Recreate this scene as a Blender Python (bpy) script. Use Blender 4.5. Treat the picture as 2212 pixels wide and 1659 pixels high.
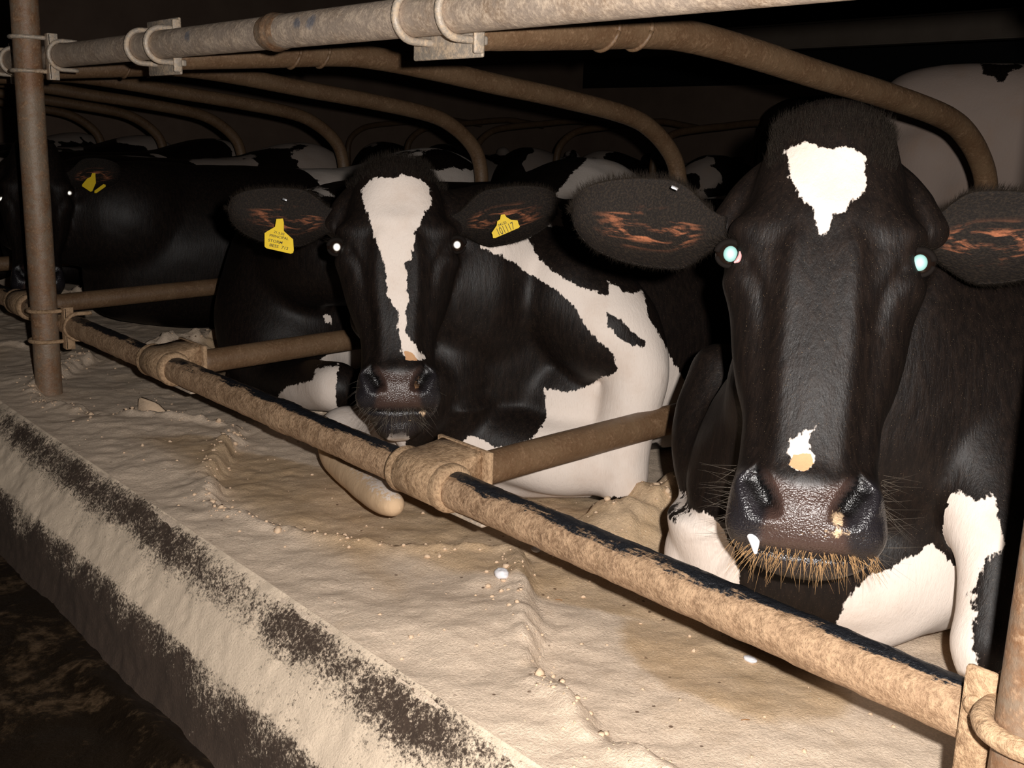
import bpy, bmesh, math, random
import numpy as np
from mathutils import Vector, Matrix
from mathutils.bvhtree import BVHTree

for o in list(bpy.data.objects):
    bpy.data.objects.remove(o)
sc = bpy.context.scene
COL = sc.collection
random.seed(7)
rng = np.random.default_rng(11)

# ------------------------------------------------------------------ camera
CAM = np.array([1.4171, -1.059, 0.5735]); YAW, PITCH, ROLL, FPX = 0.8542, -0.2236, 0.0345, 2299.7
cy_, sy_ = math.cos(YAW), math.sin(YAW)
FW = np.array([-sy_*math.cos(PITCH), cy_*math.cos(PITCH), math.sin(PITCH)])
_rt = np.array([cy_, sy_, 0.0]); _up = np.cross(_rt, FW)
RT = math.cos(ROLL)*_rt + math.sin(ROLL)*_up
UP = -math.sin(ROLL)*_rt + math.cos(ROLL)*_up
cd = bpy.data.cameras.new('camera'); cam = bpy.data.objects.new('camera', cd); COL.objects.link(cam)
cd.sensor_fit = 'HORIZONTAL'; cd.sensor_width = 36.0; cd.lens = 36.0*FPX/2212.0
cd.clip_start = 0.02; cd.clip_end = 60
cam.matrix_world = Matrix((( RT[0], UP[0], -FW[0], CAM[0]), (RT[1], UP[1], -FW[1], CAM[1]),
                           (RT[2], UP[2], -FW[2], CAM[2]), (0, 0, 0, 1)))
sc.camera = cam

# ------------------------------------------------------------------ world and the camera's flash
w = bpy.data.worlds.new('night'); sc.world = w; w.use_nodes = True
w.node_tree.nodes['Background'].inputs['Color'].default_value = (0.55, 0.5, 0.5, 1)
w.node_tree.nodes['Background'].inputs['Strength'].default_value = 0.0025
ld = bpy.data.lights.new('camera_flash', 'SPOT')
ld.energy = 190.0; ld.color = (1.0, 0.95, 0.905); ld.shadow_soft_size = 0.011
ld.spot_size = math.radians(110); ld.spot_blend = 0.45
lo = bpy.data.objects.new('camera_flash', ld); COL.objects.link(lo)
lp = CAM + 0.064*RT + 0.036*UP
aim = -(FW + 0.02*UP + 0.03*RT); aim /= np.linalg.norm(aim)
lo.matrix_world = Matrix(((RT[0], UP[0], aim[0], lp[0]), (RT[1], UP[1], aim[1], lp[1]),
                          (RT[2], UP[2], aim[2], lp[2]), (0, 0, 0, 1)))
vs = sc.view_settings
vs.view_transform = 'Standard'; vs.look = 'None'; vs.exposure = 0.0; vs.gamma = 1.0; vs.use_curve_mapping = False

# ------------------------------------------------------------------ helpers
S = 1.12          # stall spacing along the row (the row runs along x, the stalls run along +y)
GZ = -0.20        # bed level under the cows; z = 0 is the axis of the lower rail

def ray(px, py): return FW + (px-1106)/FPX*RT + (829.5-py)/FPX*UP
def un(px, py, Z): return CAM + Z*ray(px, py)
def pl(px, py, ax, v):
    d = ray(px, py); return CAM + (v-CAM[ax])/d[ax]*d
def plane_hit(px, py, P, n):
    d = ray(px, py); return CAM + np.dot(P-CAM, n)/np.dot(d, n)*d
def nrm(v):
    v = np.asarray(v, float); return v/np.linalg.norm(v)

def tag(o, label=None, cat=None, group=None, kind=None):
    if label: o['label'] = label
    if cat: o['category'] = cat
    if group: o['group'] = group
    if kind: o['kind'] = kind
    return o
def empty(name, loc, label=None, cat=None, group=None):
    o = bpy.data.objects.new(name, None); COL.objects.link(o); o.location = loc
    o.empty_display_size = 0.05
    return tag(o, label, cat, group)
def mesh_obj(name, V, Fc, mat, parent=None, smooth=True, mats=None, midx=None):
    me = bpy.data.meshes.new(name)
    V = np.asarray(V, float)
    if parent is not None: V = V - np.array(parent_origin(parent))
    me.from_pydata(V.tolist(), [], [list(map(int, f)) for f in Fc])
    if mats:
        for m in mats: me.materials.append(m)
    else: me.materials.append(mat)
    if midx is not None: me.polygons.foreach_set('material_index', midx)
    if smooth: me.polygons.foreach_set('use_smooth', [True]*len(me.polygons))
    me.update()
    o = bpy.data.objects.new(name, me); COL.objects.link(o)
    if parent is not None: o.parent = parent
    return o
def parent_origin(p):
    v = np.array(p.location, float)
    while p.parent is not None:
        p = p.parent; v = v + np.array(p.location, float)
    return v

def ring_tube(rings, cap=True):
    """rings: list of (N,3) arrays -> closed tube"""
    n = len(rings[0]); V = np.concatenate(rings); Fc = []
    m = len(rings)
    for i in range(m-1):
        for j in range(n):
            k = (j+1) % n
            Fc.append((i*n+j, i*n+k, (i+1)*n+k, (i+1)*n+j))
    if cap:
        c0 = len(V); V = np.concatenate([V, [rings[0].mean(0)], [rings[-1].mean(0)]])
        for j in range(n):
            k = (j+1) % n
            Fc.append((c0, k, j)); Fc.append((c0+1, (m-1)*n+j, (m-1)*n+k))
    return V, Fc
def catmull(P, n=8):
    P = np.asarray(P, float); out = []
    Q = np.vstack([2*P[0]-P[1], P, 2*P[-1]-P[-2]])
    for i in range(1, len(Q)-2):
        for t in np.linspace(0, 1, n, endpoint=False):
            a, b, c, d = Q[i-1], Q[i], Q[i+1], Q[i+2]
            out.append(0.5*((2*b)+(-a+c)*t+(2*a-5*b+4*c-d)*t*t+(-a+3*b-3*c+d)*t**3))
    out.append(P[-1]); return np.array(out)
def pipe(path, r, n=20, cap=True, bump=0.0):
    path = np.asarray(path, float)
    if np.isscalar(r): r = np.full(len(path), r)
    T = np.gradient(path, axis=0); T /= np.linalg.norm(T, axis=1)[:, None]
    u = np.cross(T[0], [0, 0, 1.0])
    if np.linalg.norm(u) < 1e-3: u = np.cross(T[0], [1.0, 0, 0])
    u = nrm(u); rings = []
    th = np.linspace(0, 2*math.pi, n, endpoint=False)
    for i in range(len(path)):
        u = nrm(u - np.dot(u, T[i])*T[i]); v = np.cross(T[i], u)
        rr = r[i]*(1 + bump*rng.standard_normal(n))
        rings.append(path[i] + np.outer(np.cos(th)*rr, u) + np.outer(np.sin(th)*rr, v))
    return ring_tube(rings, cap)
def box(c, sx, sy, sz, ax=None, bev=0.0):
    """box with bevelled rim; ax = 3x3 rows"""
    if ax is None: ax = np.eye(3)
    bm = bmesh.new(); bmesh.ops.create_cube(bm, size=1.0)
    for v in bm.verts: v.co = Vector((v.co.x*sx, v.co.y*sy, v.co.z*sz))
    if bev > 0: bmesh.ops.bevel(bm, geom=bm.edges[:], offset=bev, segments=2, affect='EDGES', profile=0.5)
    V = np.array([v.co[:] for v in bm.verts])
    for i, v in enumerate(bm.verts): v.index = i
    Fc = [[v.index for v in f.verts] for f in bm.faces]; bm.free()
    return V@np.asarray(ax) + np.asarray(c), Fc
def join(parts):
    V = []; Fc = []; n = 0
    for v, f in parts:
        V.append(np.asarray(v)); Fc += [[i+n for i in q] for q in f]; n += len(v)
    return np.concatenate(V), Fc

# value noise in numpy (2-D and 3-D lattice)
def _hash(ix, iy, iz, seed):
    h = (ix*374761393 + iy*668265263 + iz*2147483647 + seed*1274126177) & 0xffffffff
    h = ((h ^ (h >> 13))*1274126177) & 0xffffffff
    return ((h ^ (h >> 16)) & 0xffff)/65535.0
def vnoise(x, y, z=None, seed=0):
    x = np.asarray(x, float); y = np.asarray(y, float); z = np.zeros_like(x) if z is None else np.asarray(z, float)
    ix, iy, iz = (np.floor(q).astype(np.int64) for q in (x, y, z))
    fx, fy, fz = x-ix, y-iy, z-iz
    fx, fy, fz = (q*q*(3-2*q) for q in (fx, fy, fz))
    r = 0
    for a in (0, 1):
        for b in (0, 1):
            for c in (0, 1):
                wgt = (fx if a else 1-fx)*(fy if b else 1-fy)*(fz if c else 1-fz)
                r = r + wgt*_hash(ix+a, iy+b, iz+c, seed)
    return r*2-1
def fbm(x, y, z=None, oct=4, seed=0):
    r = 0; a = 1.0; f = 1.0; z = np.zeros_like(np.asarray(x, float)) if z is None else z
    for i in range(oct):
        r = r + a*vnoise(x*f, y*f, z*f, seed+i*17); a *= 0.5; f *= 2.03
    return r/1.9
def sstep(a, b, x):
    t = np.clip((x-a)/(b-a), 0, 1); return t*t*(3-2*t)

# ------------------------------------------------------------------ materials
class NT:
    def __init__(s, name):
        s.m = bpy.data.materials.new(name); s.m.use_nodes = True
        s.t = s.m.node_tree; s.b = s.t.nodes['Principled BSDF']
    def n(s, typ, ins=None, **kw):
        x = s.t.nodes.new(typ)
        for k, v in kw.items(): setattr(x, k, v)
        if ins:
            for k, v in ins.items(): s.put(x, k, v)
        return x
    def put(s, x, k, v):
        if hasattr(v, 'links') or isinstance(v, bpy.types.NodeSocket): s.t.links.new(v, x.inputs[k])
        else: x.inputs[k].default_value = v
    def noise(s, vec, scale, detail=4, rough=0.6, dist=0.0):
        return s.n('ShaderNodeTexNoise', {'Vector': vec, 'Scale': scale, 'Detail': detail, 'Roughness': rough, 'Distortion': dist}).outputs['Fac']
    def math(s, op, a, b=0.0, clamp=False):
        x = s.n('ShaderNodeMath', operation=op, use_clamp=clamp); s.put(x, 0, a); s.put(x, 1, b); return x.outputs[0]
    def ramp(s, fac, a, b):
        x = s.n('ShaderNodeMapRange', {'Value': fac, 'From Min': a, 'From Max': b}); x.interpolation_type = 'SMOOTHSTEP'
        return x.outputs['Result']
    def mix(s, f, a, b):
        x = s.n('ShaderNodeMix', data_type='RGBA'); s.put(x, 0, f); s.put(x, 6, a); s.put(x, 7, b); return x.outputs[2]
    def mixf(s, f, a, b):
        x = s.n('ShaderNodeMix', data_type='FLOAT'); s.put(x, 0, f); s.put(x, 2, a); s.put(x, 3, b); return x.outputs[0]
    def coord(s, kind='Object', scale=(1, 1, 1), rot=(0, 0, 0)):
        t = s.n('ShaderNodeTexCoord'); mp = s.n('ShaderNodeMapping', {'Vector': t.outputs[kind]})
        mp.inputs['Scale'].default_value = scale; mp.inputs['Rotation'].default_value = rot
        return mp.outputs['Vector']
    def bump(s, h, strength=0.3, dist=0.002, normal=None):
        x = s.n('ShaderNodeBump', {'Height': h, 'Strength': strength, 'Distance': dist})
        if normal is not None: s.put(x, 'Normal', normal)
        return x.outputs['Normal']
    def attr(s, name):
        return s.n('ShaderNodeAttribute', attribute_name=name).outputs['Fac']
    def out(s, color=None, rough=None, normal=None, **kw):
        if color is not None: s.put(s.b, 'Base Color', color)
        if rough is not None: s.put(s.b, 'Roughness', rough)
        if normal is not None: s.put(s.b, 'Normal', normal)
        for k, v in kw.items(): s.put(s.b, k, v)
        return s.m
def c4(r, g, b): return (r, g, b, 1.0)
def srgb(r, g, b):
    f = lambda u: (u/255/12.92) if u/255 <= 0.04045 else ((u/255+0.055)/1.055)**2.4
    return (f(r), f(g), f(b), 1.0)

def mat_pipe(name, base, rust, dust, rustamt, dustamt, topblack=0.0, metal=0.25, crust=0.0):
    """worn galvanised pipe: zinc, rust blotches, dried sand crust and, where cows rub, polished black tops"""
    N = NT(name); P = N.coord('Object')
    big = N.noise(P, 9, 5, 0.65); fine = N.noise(P, 160, 5, 0.7); mid = N.noise(P, 45, 4, 0.65)
    mot = N.noise(P, 420, 3, 0.7)
    r = N.ramp(N.math('ADD', N.math('MULTIPLY', big, 0.6), N.math('MULTIPLY', mid, 0.4)), rustamt[0], rustamt[1])
    col = N.mix(r, base, rust)
    d = N.ramp(N.math('ADD', N.math('MULTIPLY', mid, 0.5), N.math('MULTIPLY', fine, 0.5)), dustamt[0], dustamt[1])
    col = N.mix(d, col, dust)
    col = N.mix(N.ramp(mot, 0.64, 0.74), col, N.mix(0.4, col, c4(0.05, 0.03, 0.02)))
    rough = N.mixf(d, 0.45, 0.85)
    mt = N.mixf(d, metal, 0.0)
    if topblack > 0:
        g = N.n('ShaderNodeNewGeometry'); sep = N.n('ShaderNodeSeparateXYZ', {'Vector': g.outputs['Normal']})
        streak = N.noise(N.coord('Object', (5, 30, 30)), 1.0, 6, 0.7)
        a = N.math('ADD', sep.outputs['Z'], N.math('MULTIPLY', N.math('SUBTRACT', streak, 0.5), 1.3))
        a = N.math('ADD', a, N.math('MULTIPLY', N.math('SUBTRACT', fine, 0.5), 0.35))
        k = N.ramp(a, topblack, topblack+0.10)
        col = N.mix(k, col, c4(0.010, 0.011, 0.014)); rough = N.mixf(k, rough, 0.33); mt = N.mixf(k, mt, 0.0)
    if name == 'galvanised rail':
        bl = N.ramp(N.math('ADD', N.attr('paint'), N.math('MULTIPLY', N.math('SUBTRACT', mid, 0.5), 1.2)), 0.50, 0.85)
        col = N.mix(N.math('MULTIPLY', bl, 0.6), col, srgb(70, 92, 118))
    h = N.math('ADD', N.math('MULTIPLY', mid, 0.8), N.math('MULTIPLY', fine, 0.5))
    nb = N.bump(h, 0.5 + crust, 0.004 + crust*0.004)
    nb = N.bump(mot, 0.3, 0.001, nb)
    return N.out(col, rough, nb, Metallic=mt)

ZINC = srgb(150, 138, 122); RUST = srgb(104, 66, 38); SANDC = srgb(184, 152, 118); BROWN = srgb(92, 64, 42)
M_top = mat_pipe('galvanised rail', srgb(180, 162, 146), srgb(152, 124, 98), srgb(204, 184, 162), (0.44, 0.72), (0.42, 0.66))
M_loop = mat_pipe('rusty divider pipe', srgb(118, 94, 70), srgb(100, 74, 52), srgb(136, 108, 80), (0.36, 0.62), (0.46, 0.70), metal=0.0)
M_low = mat_pipe('crusted lower rail', srgb(150, 120, 92), srgb(122, 94, 70), srgb(184, 152, 120), (0.42, 0.62), (0.36, 0.62), topblack=0.80, crust=0.5)
M_post = mat_pipe('rusty post', srgb(136, 118, 100), srgb(122, 86, 58), srgb(160, 130, 102), (0.40, 0.62), (0.48, 0.68), metal=0.1)
M_clamp = mat_pipe('galvanised clamp', srgb(172, 160, 146), srgb(140, 108, 78), srgb(196, 174, 148), (0.5, 0.7), (0.45, 0.62))
M_lowclamp = mat_pipe('crusted clamp', srgb(156, 126, 96), srgb(124, 96, 70), srgb(188, 156, 122), (0.45, 0.65), (0.36, 0.6), crust=0.5)

def mat_sand():
    N = NT('damp sand bedding'); P = N.coord('Object')
    a = N.noise(P, 2.6, 6, 0.6, 0.4); b = N.noise(P, 24, 5, 0.65); c = N.noise(P, 260, 4, 0.7); d = N.noise(P, 900, 2, 0.6)
    damp = N.ramp(N.math('ADD', N.math('MULTIPLY', a, 0.75), N.math('MULTIPLY', b, 0.25)), 0.54, 0.60)
    wet = N.attr('wet')
    damp = N.math('MAXIMUM', N.math('MULTIPLY', damp, 0.18), wet)
    col = N.mix(damp, srgb(242, 220, 196), srgb(212, 180, 140))
    col = N.mix(N.ramp(c, 0.35, 0.7), N.mix(0.25, col, srgb(120, 88, 58)), col)
    vor = N.n('ShaderNodeTexVoronoi', {'Vector': P, 'Scale': 34.0}); vor.feature = 'F1'
    speck = N.math('MULTIPLY', N.ramp(vor.outputs['Distance'], 0.13, 0.08), N.ramp(N.noise(P, 7, 2), 0.5, 0.6))
    col = N.mix(N.math('MULTIPLY', speck, 0.85), col, srgb(92, 62, 38))
    v2 = N.n('ShaderNodeTexVoronoi', {'Vector': P, 'Scale': 90.0})
    col = N.mix(N.ramp(v2.outputs['Distance'], 0.10, 0.06), col, srgb(236, 222, 200))
    h = N.math('ADD', N.math('MULTIPLY', b, 1.0), N.math('MULTIPLY', c, 0.35))
    nb = N.bump(h, 0.75, 0.008); nb = N.bump(d, 0.5, 0.0015, nb)
    return N.out(col, 0.85, nb)
M_sand = mat_sand()
def mat_clod():
    N = NT('sand clod'); P = N.coord('Object')
    c = N.noise(P, 150, 4, 0.7)
    col = N.mix(c, srgb(204, 174, 142), srgb(228, 202, 174))
    return N.out(col, 0.9, N.bump(c, 0.5, 0.003))
M_clod = mat_clod()

def mat_kerb():
    N = NT('kerb with sand dust'); P = N.coord('Object')
    v = N.attr('prof')          # 0 at the sand edge, 1 at the break, 2 at the foot
    spk = N.noise(P, 170, 8, 0.8); big = N.noise(P, 6, 5, 0.65); spk2 = N.noise(P, 48, 6, 0.75)
    g = N.n('ShaderNodeFloatCurve', {'Value': N.math('MULTIPLY', v, 0.5)})
    cv = g.mapping.curves[0]
    pts = [(0.0, 0.30), (0.05, 0.52), (0.14, 0.62), (0.24, 0.46), (0.33, 0.22), (0.44, 0.16), (0.52, 0.50), (0.60, 0.66), (0.72, 0.76), (0.84, 0.98), (1.0, 1.05)]
    cv.points[0].location = pts[0]; cv.points[1].location = pts[-1]
    for p in pts[1:-1]: cv.points.new(*p)
    dens = N.math('ADD', g.outputs[0], N.math('MULTIPLY', N.math('SUBTRACT', big, 0.5), 1.1))
    s = N.math('ADD', N.math('MULTIPLY', spk, 0.6), N.math('MULTIPLY', spk2, 0.4))
    thr = N.math('ADD', N.math('MULTIPLY', N.math('SUBTRACT', dens, 0.5), 0.34), 0.5)
    k = N.ramp(N.math('SUBTRACT', thr, s), -0.055, 0.055)
    dark = N.mix(spk, srgb(48, 36, 28), srgb(86, 68, 54))
    col = N.mix(k, srgb(240, 218, 192), dark)
    nb = N.bump(N.math('ADD', s, N.math('MULTIPLY', N.noise(P, 200, 3), 0.4)), 0.7, 0.006)
    return N.out(col, 0.85, nb)
M_kerb = mat_kerb()

def mat_floor():
    N = NT('alley floor with slurry'); P = N.coord('Object')
    a = N.noise(P, 5, 7, 0.7, 0.5); b = N.noise(P, 30, 5, 0.7)
    k = N.ramp(N.math('ADD', N.math('MULTIPLY', a, 0.7), N.math('MULTIPLY', b, 0.3)), 0.50, 0.62)
    col = N.mix(k, srgb(26, 19, 12), srgb(74, 56, 36))
    nb = N.bump(N.math('ADD', a, N.math('MULTIPLY', b, 0.4)), 0.8, 0.012)
    return N.out(col, N.mixf(k, 0.35, 0.75), nb)
M_floor = mat_floor()

BLACK = c4(0.0062, 0.0044, 0.0038); WHITE = c4(0.72, 0.63, 0.56)
def mat_coat(name, generic=False, dust=0.0, black=BLACK, white=WHITE):
    N = NT(name); P = N.coord('Object')
    hairp = N.coord('Object', (1, 1, 0.22))
    hair = N.noise(hairp, 420, 4, 0.7); hair2 = N.noise(hairp, 120, 4, 0.65)
    if generic:
        oi = N.n('ShaderNodeObjectInfo')
        P2 = N.n('ShaderNodeVectorMath', operation='ADD'); N.put(P2, 0, P)
        cmb = N.n('ShaderNodeCombineXYZ', {'X': N.math('MULTIPLY', oi.outputs['Random'], 37.0), 'Y': N.math('MULTIPLY', oi.outputs['Random'], 11.0), 'Z': 0.0})
        N.put(P2, 1, cmb.outputs[0])
        q = N.noise(P2.outputs[0], 1.9, 3, 0.5, 0.3)
        pat = N.math('MULTIPLY', N.math('SUBTRACT', q, 0.52), 0.5)
    else:
        pat = N.attr('pat')
    edge = N.noise(hairp, 190, 3, 0.6); edge2 = N.noise(P, 45, 3, 0.6)
    e = N.math('ADD', pat, N.math('MULTIPLY', N.math('SUBTRACT', edge, 0.5), 0.014))
    e = N.math('ADD', e, N.math('MULTIPLY', N.math('SUBTRACT', edge2, 0.5), 0.016))
    wm = N.ramp(e, -0.0012, 0.0012)
    wc = N.mix(N.ramp(N.noise(P, 9, 4, 0.6), 0.45, 0.75), white, N.mix(0.22, white, c4(0.38, 0.22, 0.12)))
    wc = N.mix(N.math('MULTIPLY', N.ramp(hair, 0.5, 0.2), 0.25), wc, c4(0.40, 0.30, 0.22))
    bc = N.mix(N.ramp(hair2, 0.35, 0.75), black, c4(black[0]*2.0, black[1]*1.75, black[2]*1.5))
    if dust > 0:
        bc = N.mix(N.math('MULTIPLY', N.ramp(N.noise(P, 700, 2), 0.68, 0.74), dust), bc, c4(0.25, 0.17, 0.10))
    col = N.mix(wm, bc, wc)
    rough = N.mixf(wm, N.mixf(hair2, 0.36, 0.56), 0.8)
    nb = N.bump(hair, 0.35, 0.0016); nb = N.bump(hair2, 0.25, 0.004, nb)
    if not generic:
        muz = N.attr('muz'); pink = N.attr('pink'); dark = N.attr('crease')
        peb = N.n('ShaderNodeTexVoronoi', {'Vector': P, 'Scale': 420.0})
        drop = N.noise(P, 520, 2, 0.5)
        mcol = N.mix(N.noise(P, 60, 4), c4(0.034, 0.019, 0.015), c4(0.070, 0.040, 0.032))
        side = N.attr('muzside')
        mcol = N.mix(side, mcol, c4(0.014, 0.012, 0.014))
        col = N.mix(muz, col, mcol)
        rough = N.mixf(muz, rough, N.mixf(drop, 0.16, 0.36))
        nb2 = N.bump(N.math('ADD', peb.outputs['Distance'], N.math('MULTIPLY', drop, 1.4)), N.math('MULTIPLY', muz, 0.5), 0.0013, nb)
        nb = nb2
        pe = N.ramp(N.math('ADD', pink, N.math('MULTIPLY', N.math('SUBTRACT', edge, 0.5), 0.5)), 0.42, 0.58)
        col = N.mix(pe, col, N.mix(edge2, c4(0.46, 0.22, 0.12), c4(0.52, 0.32, 0.16)))
        soil = N.attr('soil')
        so = N.ramp(N.math('ADD', soil, N.math('MULTIPLY', N.math('SUBTRACT', N.noise(P, 110, 5, 0.7), 0.5), 1.2)), 0.45, 0.62)
        col = N.mix(so, col, srgb(208, 178, 144))
        col = N.mix(dark, col, c4(0.002, 0.0015, 0.0015))  # nostrils and mouth line darkened in colour, painted shade
    return N.out(col, rough, nb, **{'Specular IOR Level': 0.22 if generic else N.mixf(muz, 0.20, 0.75)})
M_coat = mat_coat('black and white coat', dust=0.5)
M_pale = mat_coat('duller coat', dust=0.3, white=c4(0.38, 0.295, 0.25))  # coat with a lower white tone, used on the standing cows
M_far = mat_coat('patched coat', generic=True, white=c4(0.42, 0.34, 0.29))

def mat_simple(name, col, rough=0.5, metallic=0.0, noise=None, bump=0.0, **kw):
    N = NT(name)
    nb = None
    if noise:
        P = N.coord('Object'); f = N.noise(P, noise[0], 4, 0.65); col = N.mix(f, col, noise[1])
        if bump: nb = N.bump(f, 0.5, bump)
    return N.out(col, rough, nb, Metallic=metallic, **kw)
M_ear = None
def mat_ear():
    N = NT('ear hair'); P = N.coord('Object')
    gx = N.attr('along'); gy = N.attr('across'); inn = N.attr('inner')
    cmb = N.n('ShaderNodeCombineXYZ', {'X': N.math('MULTIPLY', gx, 3.2), 'Y': N.math('MULTIPLY', gy, 4.0), 'Z': N.math('MULTIPLY', inn, 3.0)})
    st = N.noise(cmb.outputs[0], 1.2, 5, 0.6, 0.5)
    hair = N.noise(N.coord('Object', (0.5, 1, 1)), 380, 4, 0.7)
    mid = N.ramp(N.math('ABSOLUTE', gy), 0.55, 0.12)
    ll = N.math('MULTIPLY', N.ramp(gx, 0.12, 0.32), N.ramp(gx, 0.85, 0.6))
    k = N.math('MULTIPLY', N.math('MULTIPLY', mid, ll), N.math('MULTIPLY', inn, N.ramp(st, 0.49, 0.64)))
    col = N.mix(N.ramp(hair, 0.4, 0.75), c4(0.008, 0.006, 0.005), c4(0.026, 0.018, 0.012))
    col = N.mix(N.math('MULTIPLY', k, 0.85), col, N.mix(hair, srgb(110, 62, 38), srgb(196, 124, 88)))
    nb = N.bump(hair, 0.6, 0.003)
    return N.out(col, 0.7, nb, **{'Specular IOR Level': 0.15})
M_ear = mat_ear()
M_hair = mat_simple('dark fur strands', c4(0.007, 0.005, 0.004), 0.7, noise=(60, c4(0.022, 0.016, 0.011)), **{'Specular IOR Level': 0.12})
M_whsk = mat_simple('whisker strands', c4(0.10, 0.08, 0.06), 0.45)
M_crust = mat_simple('sand crusted whiskers', srgb(190, 152, 104), 0.85, noise=(200, srgb(120, 84, 50)))
M_whair = mat_simple('white fur strands', c4(0.80, 0.71, 0.62), 0.7)
M_eyeball = mat_simple('dark wet eye', c4(0.012, 0.007, 0.005), 0.08)
M_lid = mat_simple('eyelid skin', c4(0.007, 0.005, 0.004), 0.85, **{'Specular IOR Level': 0.08})
M_pupA = mat_simple('pale painted eyeshine', c4(0.19, 0.36, 0.34), 0.45, 0.0)  # eyeshine put into the colour of a matt pale disc
M_pupB = mat_simple('bright eyeshine disc', c4(1.0, 0.98, 0.90), 0.42, 0.9)  # near-white metal disc standing in for eyeshine
M_pink = mat_simple('pink eye corner', srgb(214, 150, 150), 0.3)
M_tag = mat_simple('yellow ear tag plastic', srgb(226, 196, 44), 0.45, noise=(60, srgb(206, 170, 30)))
M_ink = mat_simple('marker ink', c4(0.05, 0.04, 0.01), 0.6)
M_metal = mat_simple('bright clip', c4(0.8, 0.8, 0.82), 0.25, 0.9)
M_wall = mat_simple('dim boarded wall', srgb(160, 136, 118), 0.9, noise=(3, srgb(124, 102, 88)), bump=0.01)
M_beam = mat_simple('weathered steel beam', srgb(120, 108, 96), 0.7, noise=(4, srgb(90, 78, 66)))
M_roof_gap = mat_simple('dark roof and open gap', c4(0.006, 0.006, 0.006), 0.8)  # also stands in for the open darkness over the boarded wall
M_white = mat_simple('white downy blob', c4(0.85, 0.84, 0.86), 0.6, noise=(90, c4(0.7, 0.68, 0.7)), bump=0.002)
M_straw = mat_simple('straw', srgb(150, 104, 60), 0.7)

# ------------------------------------------------------------------ setting: floor, kerb, sand bed, wall, roof
def grid_mesh(name, X, Y, Z, mat, attrs=None):
    ny, nx = X.shape
    V = np.stack([X.ravel(), Y.ravel(), Z.ravel()], 1)
    idx = np.arange(nx*ny).reshape(ny, nx)
    Fc = np.stack([idx[:-1, :-1].ravel(), idx[:-1, 1:].ravel(), idx[1:, 1:].ravel(), idx[1:, :-1].ravel()], 1)
    me = bpy.data.meshes.new(name)
    me.vertices.add(len(V)); me.vertices.foreach_set('co', V.ravel())
    me.loops.add(Fc.size); me.loops.foreach_set('vertex_index', Fc.ravel())
    me.polygons.add(len(Fc)); me.polygons.foreach_set('loop_start', np.arange(0, Fc.size, 4))
    me.polygons.foreach_set('loop_total', np.full(len(Fc), 4))
    me.update(calc_edges=True); me.validate()
    me.polygons.foreach_set('use_smooth', [True]*len(me.polygons))
    me.materials.append(mat)
    for k, v in (attrs or {}).items():
        a = me.attributes.new(k, 'FLOAT', 'POINT'); a.data.foreach_set('value', v.ravel().astype(np.float32))
    o = bpy.data.objects.new(name, me); COL.objects.link(o); return o

def axis_pts(a, b, c, fine, coarse):
    return np.concatenate([np.arange(a, b, coarse), np.arange(b, c+fine, fine)])
FLOORZ = -0.445
def sand_h(x, y):
    h = np.full_like(x, -0.185)
    ph = np.abs(np.sin(np.pi*x/S))                       # 0 under a divider, 1 mid stall
    n1 = fbm(x*2.2, y*2.2, seed=3); n2 = fbm(x*9, y*9, seed=5); n3 = fbm(x*34, y*34, seed=9)
    # hollow that the cow has dug behind a ragged lip
    lip = 0.02 + 0.17*(1-ph) - 0.14*ph + 0.05*n1 + 0.035*n2
    inside = sstep(0.0, 0.035, y-lip)
    h = h - inside*(0.026+0.012*n1)
    rim = np.exp(-((y-lip+0.014)/0.020)**2)*(0.009+0.011*n2+0.007*n3)
    # crumbly banks below the dividers
    dx = ((x+S/2) % S) - S/2
    bank = np.exp(-((dx-0.03-0.03*n1)/(0.10+0.02*n2))**2)*sstep(0.20, 0.50, y)*(0.085+0.024*n2+0.020*n3)
    h = h + rim + bank + 0.013*n1 + 0.009*n2 + 0.0042*n3*(0.4+0.6*sstep(-0.3, 0.3, n1))
    # ridges running down towards the kerb
    h = h + 0.006*np.maximum(0, np.sin(x*9+3*n1))*sstep(-0.25, -0.05, y)*sstep(0.1, -0.05, y)
    # rolls down to the kerb edge
    e = sstep(-0.20, -0.275, y); h = h*(1-e) + e*(-0.183+0.004*n2)
    h = h - 0.0*e
    return h
xs = axis_pts(-9.2, -3.4, 1.75, 0.0085, 0.05); ys = np.concatenate([np.arange(-0.262, 0.62, 0.0085), np.arange(0.62, 2.36, 0.03)])
X, Y = np.meshgrid(xs, ys); Z = sand_h(X, Y)
wet = sstep(0.10, 0.20, vnoise(X*1.7+3.1, Y*3.0, seed=21))*sstep(-0.12, -0.02, Y)
wet = np.maximum(wet, sstep(0.0, 0.03, 0.17-np.hypot((X-0.50)/1.35, (Y-0.20)/0.75)+0.03*fbm(X*14, Y*14, seed=4)))
wet = wet*(0.8+0.2*fbm(X*20, Y*20, seed=6))
Z[-1, :] = FLOORZ; Z[0, :] = -0.20
bed = grid_mesh('sand_bedding', X, Y, Z, M_sand, {'wet': wet})
tag(bed, 'pale damp sand bedding spread under the cows behind the kerb', 'sand', kind='stuff')

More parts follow.
